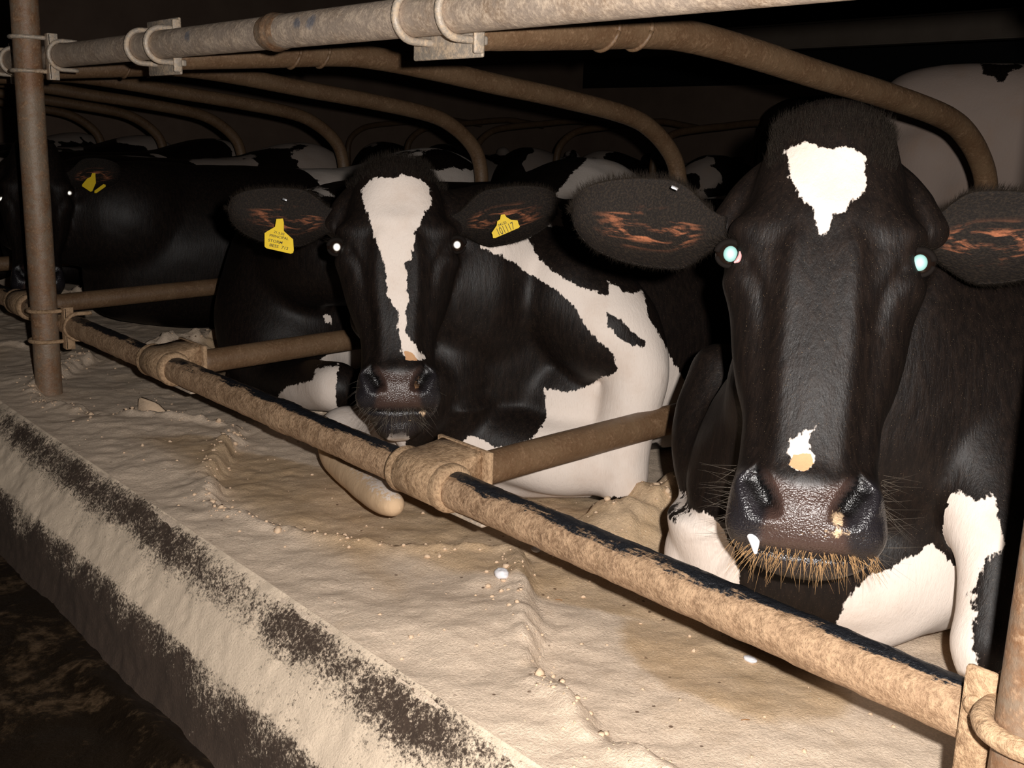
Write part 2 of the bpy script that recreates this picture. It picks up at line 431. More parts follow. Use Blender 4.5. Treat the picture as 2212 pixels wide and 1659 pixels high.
# kerb: sloping shoulder then steep face
prof = [(-0.235, -0.30, -0.2), (-0.243, -0.190, -0.05), (-0.252, -0.181, 0.0), (-0.275, -0.205, 0.25), (-0.300, -0.238, 0.5), (-0.330, -0.276, 0.8), (-0.352, -0.304, 1.0),
        (-0.362, -0.330, 1.2), (-0.372, -0.370, 1.5), (-0.382, -0.410, 1.8), (-0.394, -0.447, 2.0), (-0.41, -0.50, 2.1)]
pp = catmull(np.array(prof), 9)
kx = axis_pts(-9.2, -2.6, 1.75, 0.009, 0.04)
KX, KY = np.meshgrid(kx, pp[:, 0]); KZ = np.repeat(pp[:, 1][:, None], len(kx), 1); KV = np.repeat(pp[:, 2][:, None], len(kx), 1)
nz = fbm(KX*7, KV*1.2, seed=31)*0.008 + fbm(KX*45, KV*6, seed=33)*0.0035
KY = KY - nz*0.8; KZ = KZ + nz*0.6
KV = KV + 0.05*fbm(KX*3, KV, seed=35)
kerb = grid_mesh('trim_1', KX, KY, KZ, M_kerb, {'prof': KV}); tag(kerb, kind='structure')
kerb['label'] = 'rough concrete kerb dusted with sand along the front of the beds'

fx = np.concatenate([np.arange(-10, -2.5, 0.08), np.arange(-2.5, 1.8, 0.012), np.arange(1.8, 5.3, 0.1)])
fy = np.concatenate([np.arange(-2.2, -1.1, 0.08), np.arange(-1.1, -0.372, 0.012)])
FX, FY = np.meshgrid(fx, fy)
FZ = FLOORZ + 0.010*fbm(FX*5, FY*5, seed=41) + 0.004*fbm(FX*30, FY*30, seed=42) + 0.03*np.exp(-((FY+0.43+0.02*fbm(FX*2, FX*0, seed=44))/0.035)**2)*sstep(-0.3, 0.4, vnoise(FX*1.3, FX*0, seed=43))
fl = grid_mesh('floor', FX, FY, FZ, M_floor); tag(fl, kind='structure')
V, Fc = box((-2.2, 5.0, FLOORZ-0.05), 15.4, 5.3, 0.1); o = mesh_obj('floor', V, Fc, M_floor, smooth=False); tag(o, kind='structure')
V, Fc = box((-2.2, 9.6, 0.42), 15.6, 0.1, 1.80)
o = mesh_obj('wall_back', V, Fc, M_wall, smooth=False); tag(o, kind='structure')
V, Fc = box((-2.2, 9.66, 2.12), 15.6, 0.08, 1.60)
o = mesh_obj('wall_back', V, Fc, M_roof_gap, smooth=False); tag(o, kind='structure')  # near-black sheet added in place of the open dark above the boards
V, Fc = box((-9.6, 3.6, 1.2), 0.1, 12.0, 3.4)
o = mesh_obj('wall_left', V, Fc, M_wall, smooth=False); tag(o, kind='structure')
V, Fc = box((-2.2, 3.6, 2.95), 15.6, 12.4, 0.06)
o = mesh_obj('ceiling', V, Fc, M_roof_gap, smooth=False); tag(o, kind='structure')

# ------------------------------------------------------------------ rails, posts and dividers
RY = -0.007; TZ = 0.7656
def uu(c, ax, r, rt, depth, wire=0.0055, side=(0, -1, 0)):
    """U bolt around a pipe with axis ax through c; bow towards side, legs back by depth"""
    ax = nrm(ax); s = nrm(side); t = np.cross(ax, s)
    pts = []
    R = r+wire
    for d in np.linspace(depth, 0.0, 4)[:-1]: pts.append(c - s*d + t*R)
    for a in np.linspace(math.pi/2, -math.pi/2, 15): pts.append(c + s*R*math.cos(a) + t*R*math.sin(a))
    for d in np.linspace(0.0, depth, 4)[1:]: pts.append(c - s*d - t*R)
    return pipe(np.array(pts), wire, 10)

# top rail
xr = np.linspace(-9.0, 1.6, 900)
path = np.stack([xr, np.zeros_like(xr), np.full_like(xr, TZ)], 1)
rail = empty('top_rail', (0, 0, TZ), 'long pale galvanised top rail running above the heads of the cows', 'rail')
V, Fc = pipe(path, 0.0315, 28); tp = mesh_obj('pipe', V, Fc, M_top, rail)
pm_ = sum(np.exp(-((V[:, 0]-a)/b)**2) for a, b in ((-0.87, 0.022), (-0.40, 0.020), (-0.345, 0.028)))*np.exp(-((V[:, 2]-TZ-0.006)/0.017)**2)*(V[:, 1] < 0)
pa_ = tp.data.attributes.new('paint', 'FLOAT', 'POINT'); pa_.data.foreach_set('value', pm_.astype(np.float32))
for xc in (-0.53, -5.9):
    rr = []; P0 = np.array([xc, 0, TZ])
    xx = np.linspace(-0.035, 0.035, 9); rr = 0.0325+0.0035*np.exp(-(xx/0.008)**2)+0.0015
    rr[0] = rr[-1] = 0.0318
    V, Fc = pipe(P0+np.outer(xx, [1, 0, 0]), rr, 28, False); mesh_obj('coupling', V, Fc, M_post, rail)
# lower rail: sags a little towards the far post
lowr = empty('lower_rail', (0, RY, 0), 'long lower rail crusted with sand and rubbed black along its top', 'rail')
xr = np.linspace(-9.0, 1.02, 900)
path = np.stack([xr, np.full_like(xr, RY), 0.0*xr], 1)
rad = 0.0318 + 0.0007*vnoise(xr*30, xr*0, seed=2)
rad = rad + np.where(np.abs(xr+0.505) < 0.035, 0.0025, 0)
V, Fc = pipe(path, rad, 40, True, 0.012); mesh_obj('pipe', V, Fc, M_low, lowr)

LOOP = [(0.042, 0.742), (0.10, 0.748), (0.30, 0.765), (0.48, 0.781), (0.60, 0.783), (0.80, 0.767), (1.05, 0.739), (1.33, 0.711), (1.62, 0.672), (1.76, 0.622),
        (1.865, 0.54), (1.905, 0.45), (1.91, 0.34), (1.90, 0.22), (1.85, 0.12), (1.74, 0.062), (1.60, 0.047), (1.2, 0.034), (0.7, 0.018), (0.3, 0.004), (0.072, -0.005)]
def divider_meshes():
    c = catmull(np.array([(0, a, b) for a, b in LOOP]), 6)
    d = {}
    d['pipe'] = pipe(c, 0.0305, 24, True, 0.006)
    # hanging plate behind the rail with two U bolts
    ax = np.eye(3)
    parts = [box((-0.030, 0.038, 0.765), 0.185, 0.007, 0.128, bev=0.003), box((0.060, 0.030, 0.765), 0.007, 0.020, 0.118, bev=0.003)]
    d['top_clamp'] = join(parts)
    d['u1'] = uu(np.array([-0.072, 0, TZ]), (1, 0, 0), 0.0315, 0, 0.045, wire=0.0065)
    d['u2'] = uu(np.array([0.044, 0, TZ]), (1, 0, 0), 0.0315, 0, 0.045, wire=0.0065)
    d['n1'] = join([box((0.044, 0.050, 0.728), 0.014, 0.014, 0.014, bev=0.003)])
    # weld rings
    for k, yy in (('r1', 0.37), ('r2', 0.455)):
        P0 = np.array([0, yy, np.interp(yy, [a for a, b in LOOP[:6]], [b for a, b in LOOP[:6]])])
        th = np.linspace(0, 2*math.pi, 25)[:-1]
        ring = P0 + 0.0325*np.stack([np.cos(th), 0.35*np.sin(th), np.sin(th)], 1)
        ring = np.vstack([ring, ring[:1]])
        d[k] = pipe(ring, 0.0045, 8)
    # saddle around the lower rail with a tongue to the divider tube
    th = np.linspace(0, 2*math.pi, 37)[:-1]; rings = []
    for xx, rr in ((-0.082, 0.0325), (-0.080, 0.040), (-0.072, 0.0425), (-0.064, 0.0395), (0.045, 0.0395), (0.056, 0.0425), (0.066, 0.0425), (0.074, 0.040), (0.076, 0.0325)):
        rings.append(np.stack([np.full_like(th, xx), RY+rr*np.cos(th), rr*np.sin(th)], 1))
    sad = ring_tube(rings, True)
    rings = []
    for xx, k in ((-0.062, 0.93), (-0.058, 1.0), (0.0, 1.0), (0.052, 1.0), (0.056, 0.93)):
        cs = [(RY-0.0405*k*math.cos(q), 0.0405*k*math.sin(q)) for q in np.linspace(-math.pi/2, math.pi/2, 19)]
        cs += [(0.020, 0.0425*k), (0.045, 0.046*k), (0.066, 0.050*k), (0.072, 0.045*k), (0.072, 0.0), (0.072, -0.045*k), (0.066, -0.050*k), (0.045, -0.046*k), (0.020, -0.0425*k)]
        rings.append(np.array([(xx, a, b) for a, b in cs]))
    body_ = ring_tube(rings)
    flange = box((0.0, 0.070, 0.0), 0.150, 0.011, 0.104, bev=0.003)
    d['lower_clamp'] = join([sad, body_, flange])
    d['lip'] = box((0.045, 0.010, -0.046), 0.19, 0.024, 0.006, bev=0.002)
    return d
DM = divider_meshes()
div_labels = [
 'rusty looped divider pipe between the nearest cow and the white-blazed middle cow',
 'rusty looped divider pipe just left of the middle cow with the yellow ear tags',
 'looped divider pipe whose lower bar meets the lower rail behind the far post',
 'fourth looped divider pipe counted from the right, its curve left of the middle cow',
 'fifth looped divider pipe counted from the right, dim in the dark',
 'sixth looped divider pipe counted from the right, dim and small',
 'farthest visible looped divider pipe on this side, at far left']
def make_divider(loc, label, group):
    t = empty('stall_divider', loc, label, 'stall divider', group)
    def mk(nm, key, mat, par):
        V, Fc = DM[key]; V = V + np.array(loc); return mesh_obj(nm, V, Fc, mat, par)
    mk('pipe', 'pipe', M_loop, t)
    c = mk('top_clamp', 'top_clamp', M_clamp, t)
    mk('u_bolt', 'u1', M_clamp, c); mk('u_bolt', 'u2', M_clamp, c); mk('nut', 'n1', M_clamp, c)
    mk('weld_ring', 'r1', M_loop, t); mk('weld_ring', 'r2', M_loop, t)
    l = mk('lower_clamp', 'lower_clamp', M_lowclamp, t); mk('lip', 'lip', M_clamp, l)
    return t
def copy_tree(o, parent=None):
    c = o.copy(); COL.objects.link(c); c.parent = parent
    for ch in [q for q in bpy.data.objects if q.parent == o]: copy_tree(ch, c)
    return c
proto_div = make_divider((0, 0, 0), div_labels[0], 'looped dividers of the near row')
for k in range(1, 7):
    d = copy_tree(proto_div); d.location = (-k*S, 0, 0); d['label'] = div_labels[k]

def make_post(x, label, left):
    y0 = -0.066 - 0.005
    t = empty('support_post', (x, y0, -0.25), label, 'post', 'upright posts carrying the rails')
    zz = np.linspace(-0.25, 2.9, 120)
    V, Fc = pipe(np.stack([np.full_like(zz, x), np.full_like(zz, y0), zz], 1), 0.0375, 32); mesh_obj('pole', V, Fc, M_post, t)
    sx = 1 if left else -1
    for zc, mat, rz in ((TZ, M_clamp, 0.0), (0.0, M_lowclamp, 0.0)):
        parts = [box((x+sx*0.052, -0.032, zc-0.005), 0.030, 0.008, 0.125, bev=0.003), box((x+sx*0.064, -0.022, zc-0.005), 0.006, 0.028, 0.125, bev=0.002)]
        if not left and zc < 0.1:
            parts = [box((x-0.066, -0.050, zc+0.012), 0.034, 0.012, 0.125, bev=0.005), box((x-0.04, -0.03, zc), 0.06, 0.008, 0.10, bev=0.003)]
            th = np.linspace(0, 2*math.pi, 19)[:-1]
            rr = [np.stack([x-0.068+q*np.cos(th), np.full_like(th, yy), zc+0.035+q*np.sin(th)], 1) for q, yy in ((0.011, -0.055), (0.011, -0.0585), (0.007, -0.060))]
            parts.append(ring_tube(rr))
        c = mesh_obj('clamp_plate', *join(parts), mat, t)
        for dz in (-0.045, 0.045):
            V, Fc = uu(np.array([x, y0, zc+dz]), (0, 0, 1), 0.0375, 0, 0.045, wire=0.006 if left else 0.011, side=(0, -1, 0)); mesh_obj('u_bolt', V, Fc, mat, c)
        V, Fc = uu(np.array([x+sx*0.075, 0, zc]), (1, 0, 0), 0.0325, 0, 0.04, wire=0.006); mesh_obj('u_bolt', V, Fc, mat, c)
    return t
make_post(-1.825, 'rusty upright steel post at the left, standing in the sand', True)
make_post(1.060, 'upright steel post at the right edge beside the nearest cow', False)

# far row of dividers across the alley, opening towards us
far0 = None
for k in range(-1, 7):
    x0 = -5.48 + (k-2)*S
    t = empty('far_stall_divider', (x0, 7.28, 0), 'dim looped divider of the opposite row, number %d of its row from the left' % (k+4), 'stall divider', 'looped dividers of the opposite row')
    V, Fc = DM['pipe']; V = V*np.array([1, -1, 1]) + np.array([x0, 7.28, 0.02]); Fc = [f[::-1] for f in Fc]
    if far0 is None:
        far0 = mesh_obj('pipe', V, Fc, M_loop, t)
    else:
        c = far0.copy(); COL.objects.link(c); c.parent = t
ordn = ['leftmost', 'second', 'third', 'fourth', 'fifth', 'sixth', 'seventh', 'eighth', 'ninth', 'rightmost']
for i, o in enumerate([q for q in bpy.data.objects if q.name.startswith('far_stall_divider')]):
    o['label'] = 'dim looped divider across the alley, %s of its row%s' % (ordn[i], '' if i in (0, 9) else ' from the left')
# ------------------------------------------------------------------ cows
def frame_head(eyeC, tilt, roll_deg, yaw_deg=0.0):
    """head axes: hx to the viewer's right, hz up the face to the poll, hy out of the face"""
    a = math.radians(roll_deg)
    d = nrm(np.array(eyeC)-CAM); r0 = nrm(RT-np.dot(RT, d)*d); u0 = np.cross(r0, d)
    hx = math.cos(a)*r0 - math.sin(a)*u0; hu = math.sin(a)*r0 + math.cos(a)*u0
    hy = -d
    b = math.radians(yaw_deg); hx, hy = math.cos(b)*hx + math.sin(b)*hy, math.cos(b)*hy - math.sin(b)*hx
    t = math.radians(tilt); hz = math.cos(t)*hu - math.sin(t)*hy; hy = math.cos(t)*hy + math.sin(t)*hu
    return np.array(eyeC, float), np.array([hx, hy, hz])
#  zh, half width, yc (depth of widest point), front, back, front exponent
HEAD = [(0.218, 0.030, -0.050, -0.020, -0.075, 2.0), (0.208, 0.055, -0.050, 0.000, -0.095, 2.0), (0.190, 0.070, -0.045, 0.015, -0.115, 2.0), (0.160, 0.080, -0.040, 0.028, -0.13, 2.1),
        (0.125, 0.088, -0.040, 0.038, -0.14, 2.3), (0.085, 0.100, -0.040, 0.046, -0.15, 2.4), (0.045, 0.115, -0.035, 0.052, -0.17, 2.4),
        (0.010, 0.122, -0.030, 0.055, -0.185, 2.3), (-0.030, 0.119, -0.030, 0.056, -0.20, 2.2), (-0.075, 0.106, -0.035, 0.055, -0.205, 2.1),
        (-0.120, 0.096, -0.040, 0.054, -0.20, 2.0), (-0.165, 0.089, -0.045, 0.052, -0.18, 2.0), (-0.205, 0.082, -0.040, 0.050, -0.155, 2.0), (-0.240, 0.078, -0.030, 0.050, -0.135, 2.1),
        (-0.268, 0.081, -0.022, 0.052, -0.12, 2.4), (-0.295, 0.086, -0.018, 0.054, -0.11, 2.6), (-0.320, 0.084, -0.016, 0.050, -0.10, 2.6), (-0.340, 0.076, -0.018, 0.038, -0.09, 2.5),
        (-0.356, 0.058, -0.022, 0.018, -0.08, 2.2), (-0.366, 0.030, -0.026, -0.002, -0.06, 2.0)]
JAW = [(-0.10, 0.030, -0.15, -0.08, -0.20, 2), (-0.16, 0.056, -0.12, -0.06, -0.195, 2), (-0.22, 0.060, -0.10, -0.04, -0.175, 2), (-0.28, 0.057, -0.07, -0.015, -0.15, 2), (-0.33, 0.056, -0.05, 0.000, -0.12, 2),
       (-0.360, 0.054, -0.04, 0.010, -0.095, 2.2), (-0.383, 0.044, -0.035, 0.002, -0.075, 2), (-0.395, 0.025, -0.035, -0.012, -0.055, 2)]
JAWA = [(a*(0.93 if a < -0.3 else 1), b, c-0.012, d_-0.022*(a < -0.25), e-0.0, m) for a, b, c, d_, e, m in JAW]
EARB = [(0.040, -0.075, 0.145, 0.034), (0.076, -0.070, 0.112, 0.037), (0.106, -0.062, 0.076, 0.034), (0.126, -0.055, 0.056, 0.026)]
def warped(x, y, z, wp):
    zs, zt, xs = wp; k = 1+(xs-1)*sstep(-0.08, -0.16, z)
    return x*k, y, z*(zs if z < 0 else zt)
def unwarp(P, wp):
    zs, zt, xs = wp; Q = P.copy(); Q[:, 2] = np.where(P[:, 2] < 0, P[:, 2]/zs, P[:, 2]/zt)
    Q[:, 0] = P[:, 0]/(1+(xs-1)*sstep(-0.08, -0.16, Q[:, 2])); return Q
def head_loft(tab, O, A, sc_, wp=(1, 1, 1), n=72):
    tab = np.array([(warped(0, 0, q[0], wp)[2], warped(q[1], 0, q[0], wp)[0])+tuple(q[2:]) for q in tab]); zz = np.linspace(tab[0, 0], tab[-1, 0], 90)
    T = catmull(tab, 6); T = T[np.argsort(T[:, 0])]
    prof = [np.interp(zz, T[:, 0], T[:, j]) for j in range(6)]
    th = np.linspace(0, 2*math.pi, n, endpoint=False); rings = []
    for z, hw, yc, yf, yb, m in zip(*([zz]+prof[1:])):
        c, s = np.cos(th), np.sin(th)
        x = hw*np.sign(c)*np.abs(c)**(2/m)
        y = np.where(s > 0, yc+(yf-yc)*np.abs(s)**(2/m), yc-(yc-yb)*np.abs(s)**(2/2.0))
        rings.append(O + sc_*(np.outer(x, A[0]) + np.outer(y, A[1]) + z*A[2]))
    V, Fc = ring_tube(rings)
    return V, Fc

def ell_tube(pts, n=36):
    """pts: rows (x,y,z, half width across, half height) with 'across' horizontal"""
    P = catmull(np.array(pts), 6); c = P[:, :3]
    T = np.gradient(c, axis=0); T /= np.linalg.norm(T, axis=1)[:, None]
    th = np.linspace(0, 2*math.pi, n, endpoint=False); rings = []
    for i in range(len(P)):
        u = np.cross(T[i], [0, 0, 1.0]); u = nrm(u) if np.linalg.norm(u) > 0.05 else (nrm(np.cross(T[i], [0, 1.0, 0])))
        v = np.cross(u, T[i])
        rings.append(c[i] + np.outer(np.cos(th)*P[i, 3], u) + np.outer(np.sin(th)*P[i, 4], v))
    return ring_tube(rings)
def ball_tube(pts, n=28):
    P = catmull(np.array(pts), 6)
    c, r = P[:, :3], P[:, 3]
    T = nrm(c[1]-c[0]); T2 = nrm(c[-1]-c[-2])
    a = np.linspace(0, 1, 6)[:-1]
    pre_c = np.array([c[0]-T*r[0]*math.cos(q*math.pi/2) for q in a]); pre_r = np.array([max(1e-3, r[0]*math.sin(q*math.pi/2)) for q in a])
    po_c = np.array([c[-1]+T2*r[-1]*math.cos(q*math.pi/2) for q in a])[::-1]; po_r = pre_r[::-1]/r[0]*r[-1]
    return pipe(np.vstack([pre_c, c, po_c]), np.concatenate([pre_r, r, po_r]), n)

# torso of a cow lying on its brisket: y back from the brisket, half width, centre height, up, down
TORSO = [(-0.02, 0.03, 0.27, 0.06, 0.08), (0.0, 0.09, 0.27, 0.13, 0.15), (0.06, 0.17, 0.29, 0.20, 0.22), (0.18, 0.235, 0.32, 0.255, 0.28), (0.35, 0.285, 0.34, 0.295, 0.33), (0.60, 0.325, 0.34, 0.305, 0.34),
         (0.90, 0.37, 0.33, 0.305, 0.34), (1.20, 0.39, 0.33, 0.325, 0.34), (1.45, 0.375, 0.34, 0.385, 0.35), (1.65, 0.33, 0.34, 0.385, 0.35), (1.80, 0.25, 0.32, 0.33, 0.31), (1.90, 0.15, 0.30, 0.22, 0.24), (1.95, 0.05, 0.29, 0.08, 0.10)]
def torso(bx, by, lean=0.0, scale=1.0, xtop=0.0, n=48, tab=TORSO):
    P = catmull(np.array(tab), 5); th = np.linspace(0, 2*math.pi, n, endpoint=False); rings = []
    for y, hw, cz, hu, hd in P:
        c, s = np.cos(th), np.sin(th)
        z = np.where(s > 0, cz+hu*np.abs(s)**0.95, cz-hd*np.abs(s)**0.85)
        x = hw*np.sign(c)*np.abs(c)**0.82*(1-0.22*np.clip(s, 0, 1)**1.5)
        rings.append(np.stack([bx+lean*y+(x+xtop*(z-0.3))*scale, by+np.full_like(x, y*scale), GZ+z*scale], 1))
    return ring_tube(rings)

def remesh(parts, vox, name='tmp'):
    V, Fc = join(parts)
    me = bpy.data.meshes.new(name); me.from_pydata(V.tolist(), [], [list(map(int, f)) for f in Fc]); me.update()
    bm = bmesh.new(); bm.from_mesh(me); bmesh.ops.recalc_face_normals(bm, faces=bm.faces[:]); bm.to_mesh(me); bm.free()
    o = bpy.data.objects.new(name, me); COL.objects.link(o)
    md = o.modifiers.new('r', 'REMESH'); md.mode = 'VOXEL'; md.voxel_size = vox; md.adaptivity = 0.0
    dg = bpy.context.evaluated_depsgraph_get(); ev = o.evaluated_get(dg); m2 = ev.to_mesh()
    nv = len(m2.vertices); V = np.empty(nv*3); m2.vertices.foreach_get('co', V); V = V.reshape(-1, 3)
    nl = len(m2.loops); L = np.empty(nl, int); m2.loops.foreach_get('vertex_index', L)
    ls = np.empty(len(m2.polygons), int); m2.polygons.foreach_get('loop_start', ls)
    lt = np.empty(len(m2.polygons), int); m2.polygons.foreach_get('loop_total', lt)
    ne = len(m2.edges); E = np.empty(ne*2, int); m2.edges.foreach_get('vertices', E); E = E.reshape(-1, 2)
    ev.to_mesh_clear(); bpy.data.objects.remove(o); bpy.data.meshes.remove(me)
    return V, L, ls, lt, E
def smooth(V, E, it, wgt=None, lam=0.5):
    n = len(V); deg = np.bincount(E.ravel(), minlength=n).astype(float); deg[deg == 0] = 1
    for k in range(it):
        for mu in (lam, -lam*0.94):
            A = np.stack([np.bincount(E[:, 0], V[E[:, 1], j], n) + np.bincount(E[:, 1], V[E[:, 0], j], n) for j in range(3)], 1)/deg[:, None]
            d = (A-V)*mu
            if wgt is not None: d *= wgt[:, None]
            V = V+d
    return V
def smooth_plain(V, E, it, wgt=None, lam=0.6):
    n = len(V); deg = np.bincount(E.ravel(), minlength=n).astype(float); deg[deg == 0] = 1
    for k in range(it):
        A = np.stack([np.bincount(E[:, 0], V[E[:, 1], j], n) + np.bincount(E[:, 1], V[E[:, 0], j], n) for j in range(3)], 1)/deg[:, None]
        d = (A-V)*lam
        if wgt is not None: d *= wgt[:, None]
        V = V+d
    return V
def vnormals(V, L, ls, lt):
    q = lt == 4
    I = np.stack([L[ls[q]+i] for i in range(4)], 1)
    n = np.cross(V[I[:, 2]]-V[I[:, 0]], V[I[:, 3]]-V[I[:, 1]])
    N = np.stack([sum(np.bincount(I[:, i], n[:, j], len(V)) for i in range(4)) for j in range(3)], 1)
    return N/np.maximum(np.linalg.norm(N, axis=1), 1e-12)[:, None]
def raw_mesh(name, V, L, ls, lt, mat, attrs, parent):
    me = bpy.data.meshes.new(name)
    V = V - np.array(parent_origin(parent)) if parent is not None else V
    me.vertices.add(len(V)); me.vertices.foreach_set('co', V.ravel())
    me.loops.add(len(L)); me.loops.foreach_set('vertex_index', L)
    me.polygons.add(len(ls)); me.polygons.foreach_set('loop_start', ls); me.polygons.foreach_set('loop_total', lt)
    me.update(calc_edges=True); me.validate()
    me.polygons.foreach_set('use_smooth', [True]*len(me.polygons)); me.materials.append(mat)
    for k, v in attrs.items():
        a = me.attributes.new(k, 'FLOAT', 'POINT'); a.data.foreach_set('value', v.astype(np.float32))
    o = bpy.data.objects.new(name, me); COL.objects.link(o); o.parent = parent
    return o

def poly_sd(P, poly):
    """signed distance of 2-D points to a closed polygon, + inside"""
    poly = np.asarray(poly); n = len(poly); d = np.full(len(P), 1e9); ins = np.zeros(len(P), bool)
    for i in range(n):
        a, b = poly[i], poly[(i+1) % n]; e = b-a; v = P-a
        t = np.clip((v@e)/max(e@e, 1e-12), 0, 1); q = v-np.outer(t, e); d = np.minimum(d, np.hypot(q[:, 0], q[:, 1]))
        c = ((a[1] > P[:, 1]) != (b[1] > P[:, 1]))
        xi = a[0]+(P[:, 1]-a[1])/(b[1]-a[1]+1e-15)*(b[0]-a[0])
        ins ^= c & (P[:, 0] < xi)
    return np.where(ins, d, -d)
SD = nrm(np.array([RT[0], RT[1], 0]))          # horizontal axis of the flat pattern map of a body
def px_to_body(poly, bvh, lim=0.75):
    """photo outline -> points on the coat -> (along, height) map coordinates"""
    out = []; m = len(poly); last = None
    dense = []
    for i in range(m):
        a, b = np.array(poly[i], float), np.array(poly[(i+1) % m], float)
        k = max(1, int(np.linalg.norm(b-a)/25))
        for t in range(k): dense.append(a+(b-a)*t/k)
    for q in dense:
        d = ray(*q); h = bvh.ray_cast(Vector(CAM), Vector(d).normalized())
        out.append(None if h[0] is None else np.array(h[0]))
    zs = [None if p is None else float((p-CAM)@FW) for p in out]; med = np.median([z for z in zs if z is not None]) if any(z is not None for z in zs) else 2.0
    for i, z in enumerate(zs):
        if z is not None and abs(z-med) > lim: out[i] = None
    ok = [(i, p) for i, p in enumerate(out) if p is not None]
    res = []
    for i, q in enumerate(dense):
        if out[i] is not None: p = out[i]
        else:
            j = min(ok, key=lambda t: abs(t[0]-i))[1] if ok else CAM+2*ray(*q)
            Z = (j-CAM)@FW; p = CAM+Z*ray(*q)
        res.append((p@SD, p[2]))
    return np.array(res)
def head_px(pts, O, A, sc_, y=0.05):
    n = A[1]; P = O + sc_*y*A[1]; r = []
    for q in pts:
        h = plane_hit(q[0], q[1], P, n); r.append(((h-O)@A[0]/sc_, (h-O)@A[2]/sc_))
    return np.array(r)

def bump_add(P, V, N, c, r, amp, dirn=None):
    d2 = ((P-np.array(c))**2).sum(1); w_ = np.exp(-d2/(r*r))*amp
    V += w_[:, None]*(N if dirn is None else np.asarray(dirn)[None, :])
def seg_dist(Q, pts):
    d = np.full(len(Q), 1e9); tt = np.zeros(len(Q)); pts = np.asarray(pts, float); m = len(pts)-1
    for i in range(m):
        a, b = pts[i], pts[i+1]; e = b-a; v = Q-a; t = np.clip((v@e)/(e@e), 0, 1)
        dd = np.linalg.norm(v-np.outer(t, e), axis=1); k = dd < d; d[k] = dd[k]; tt[k] = ((i+t)/m)[k]
    return d, tt

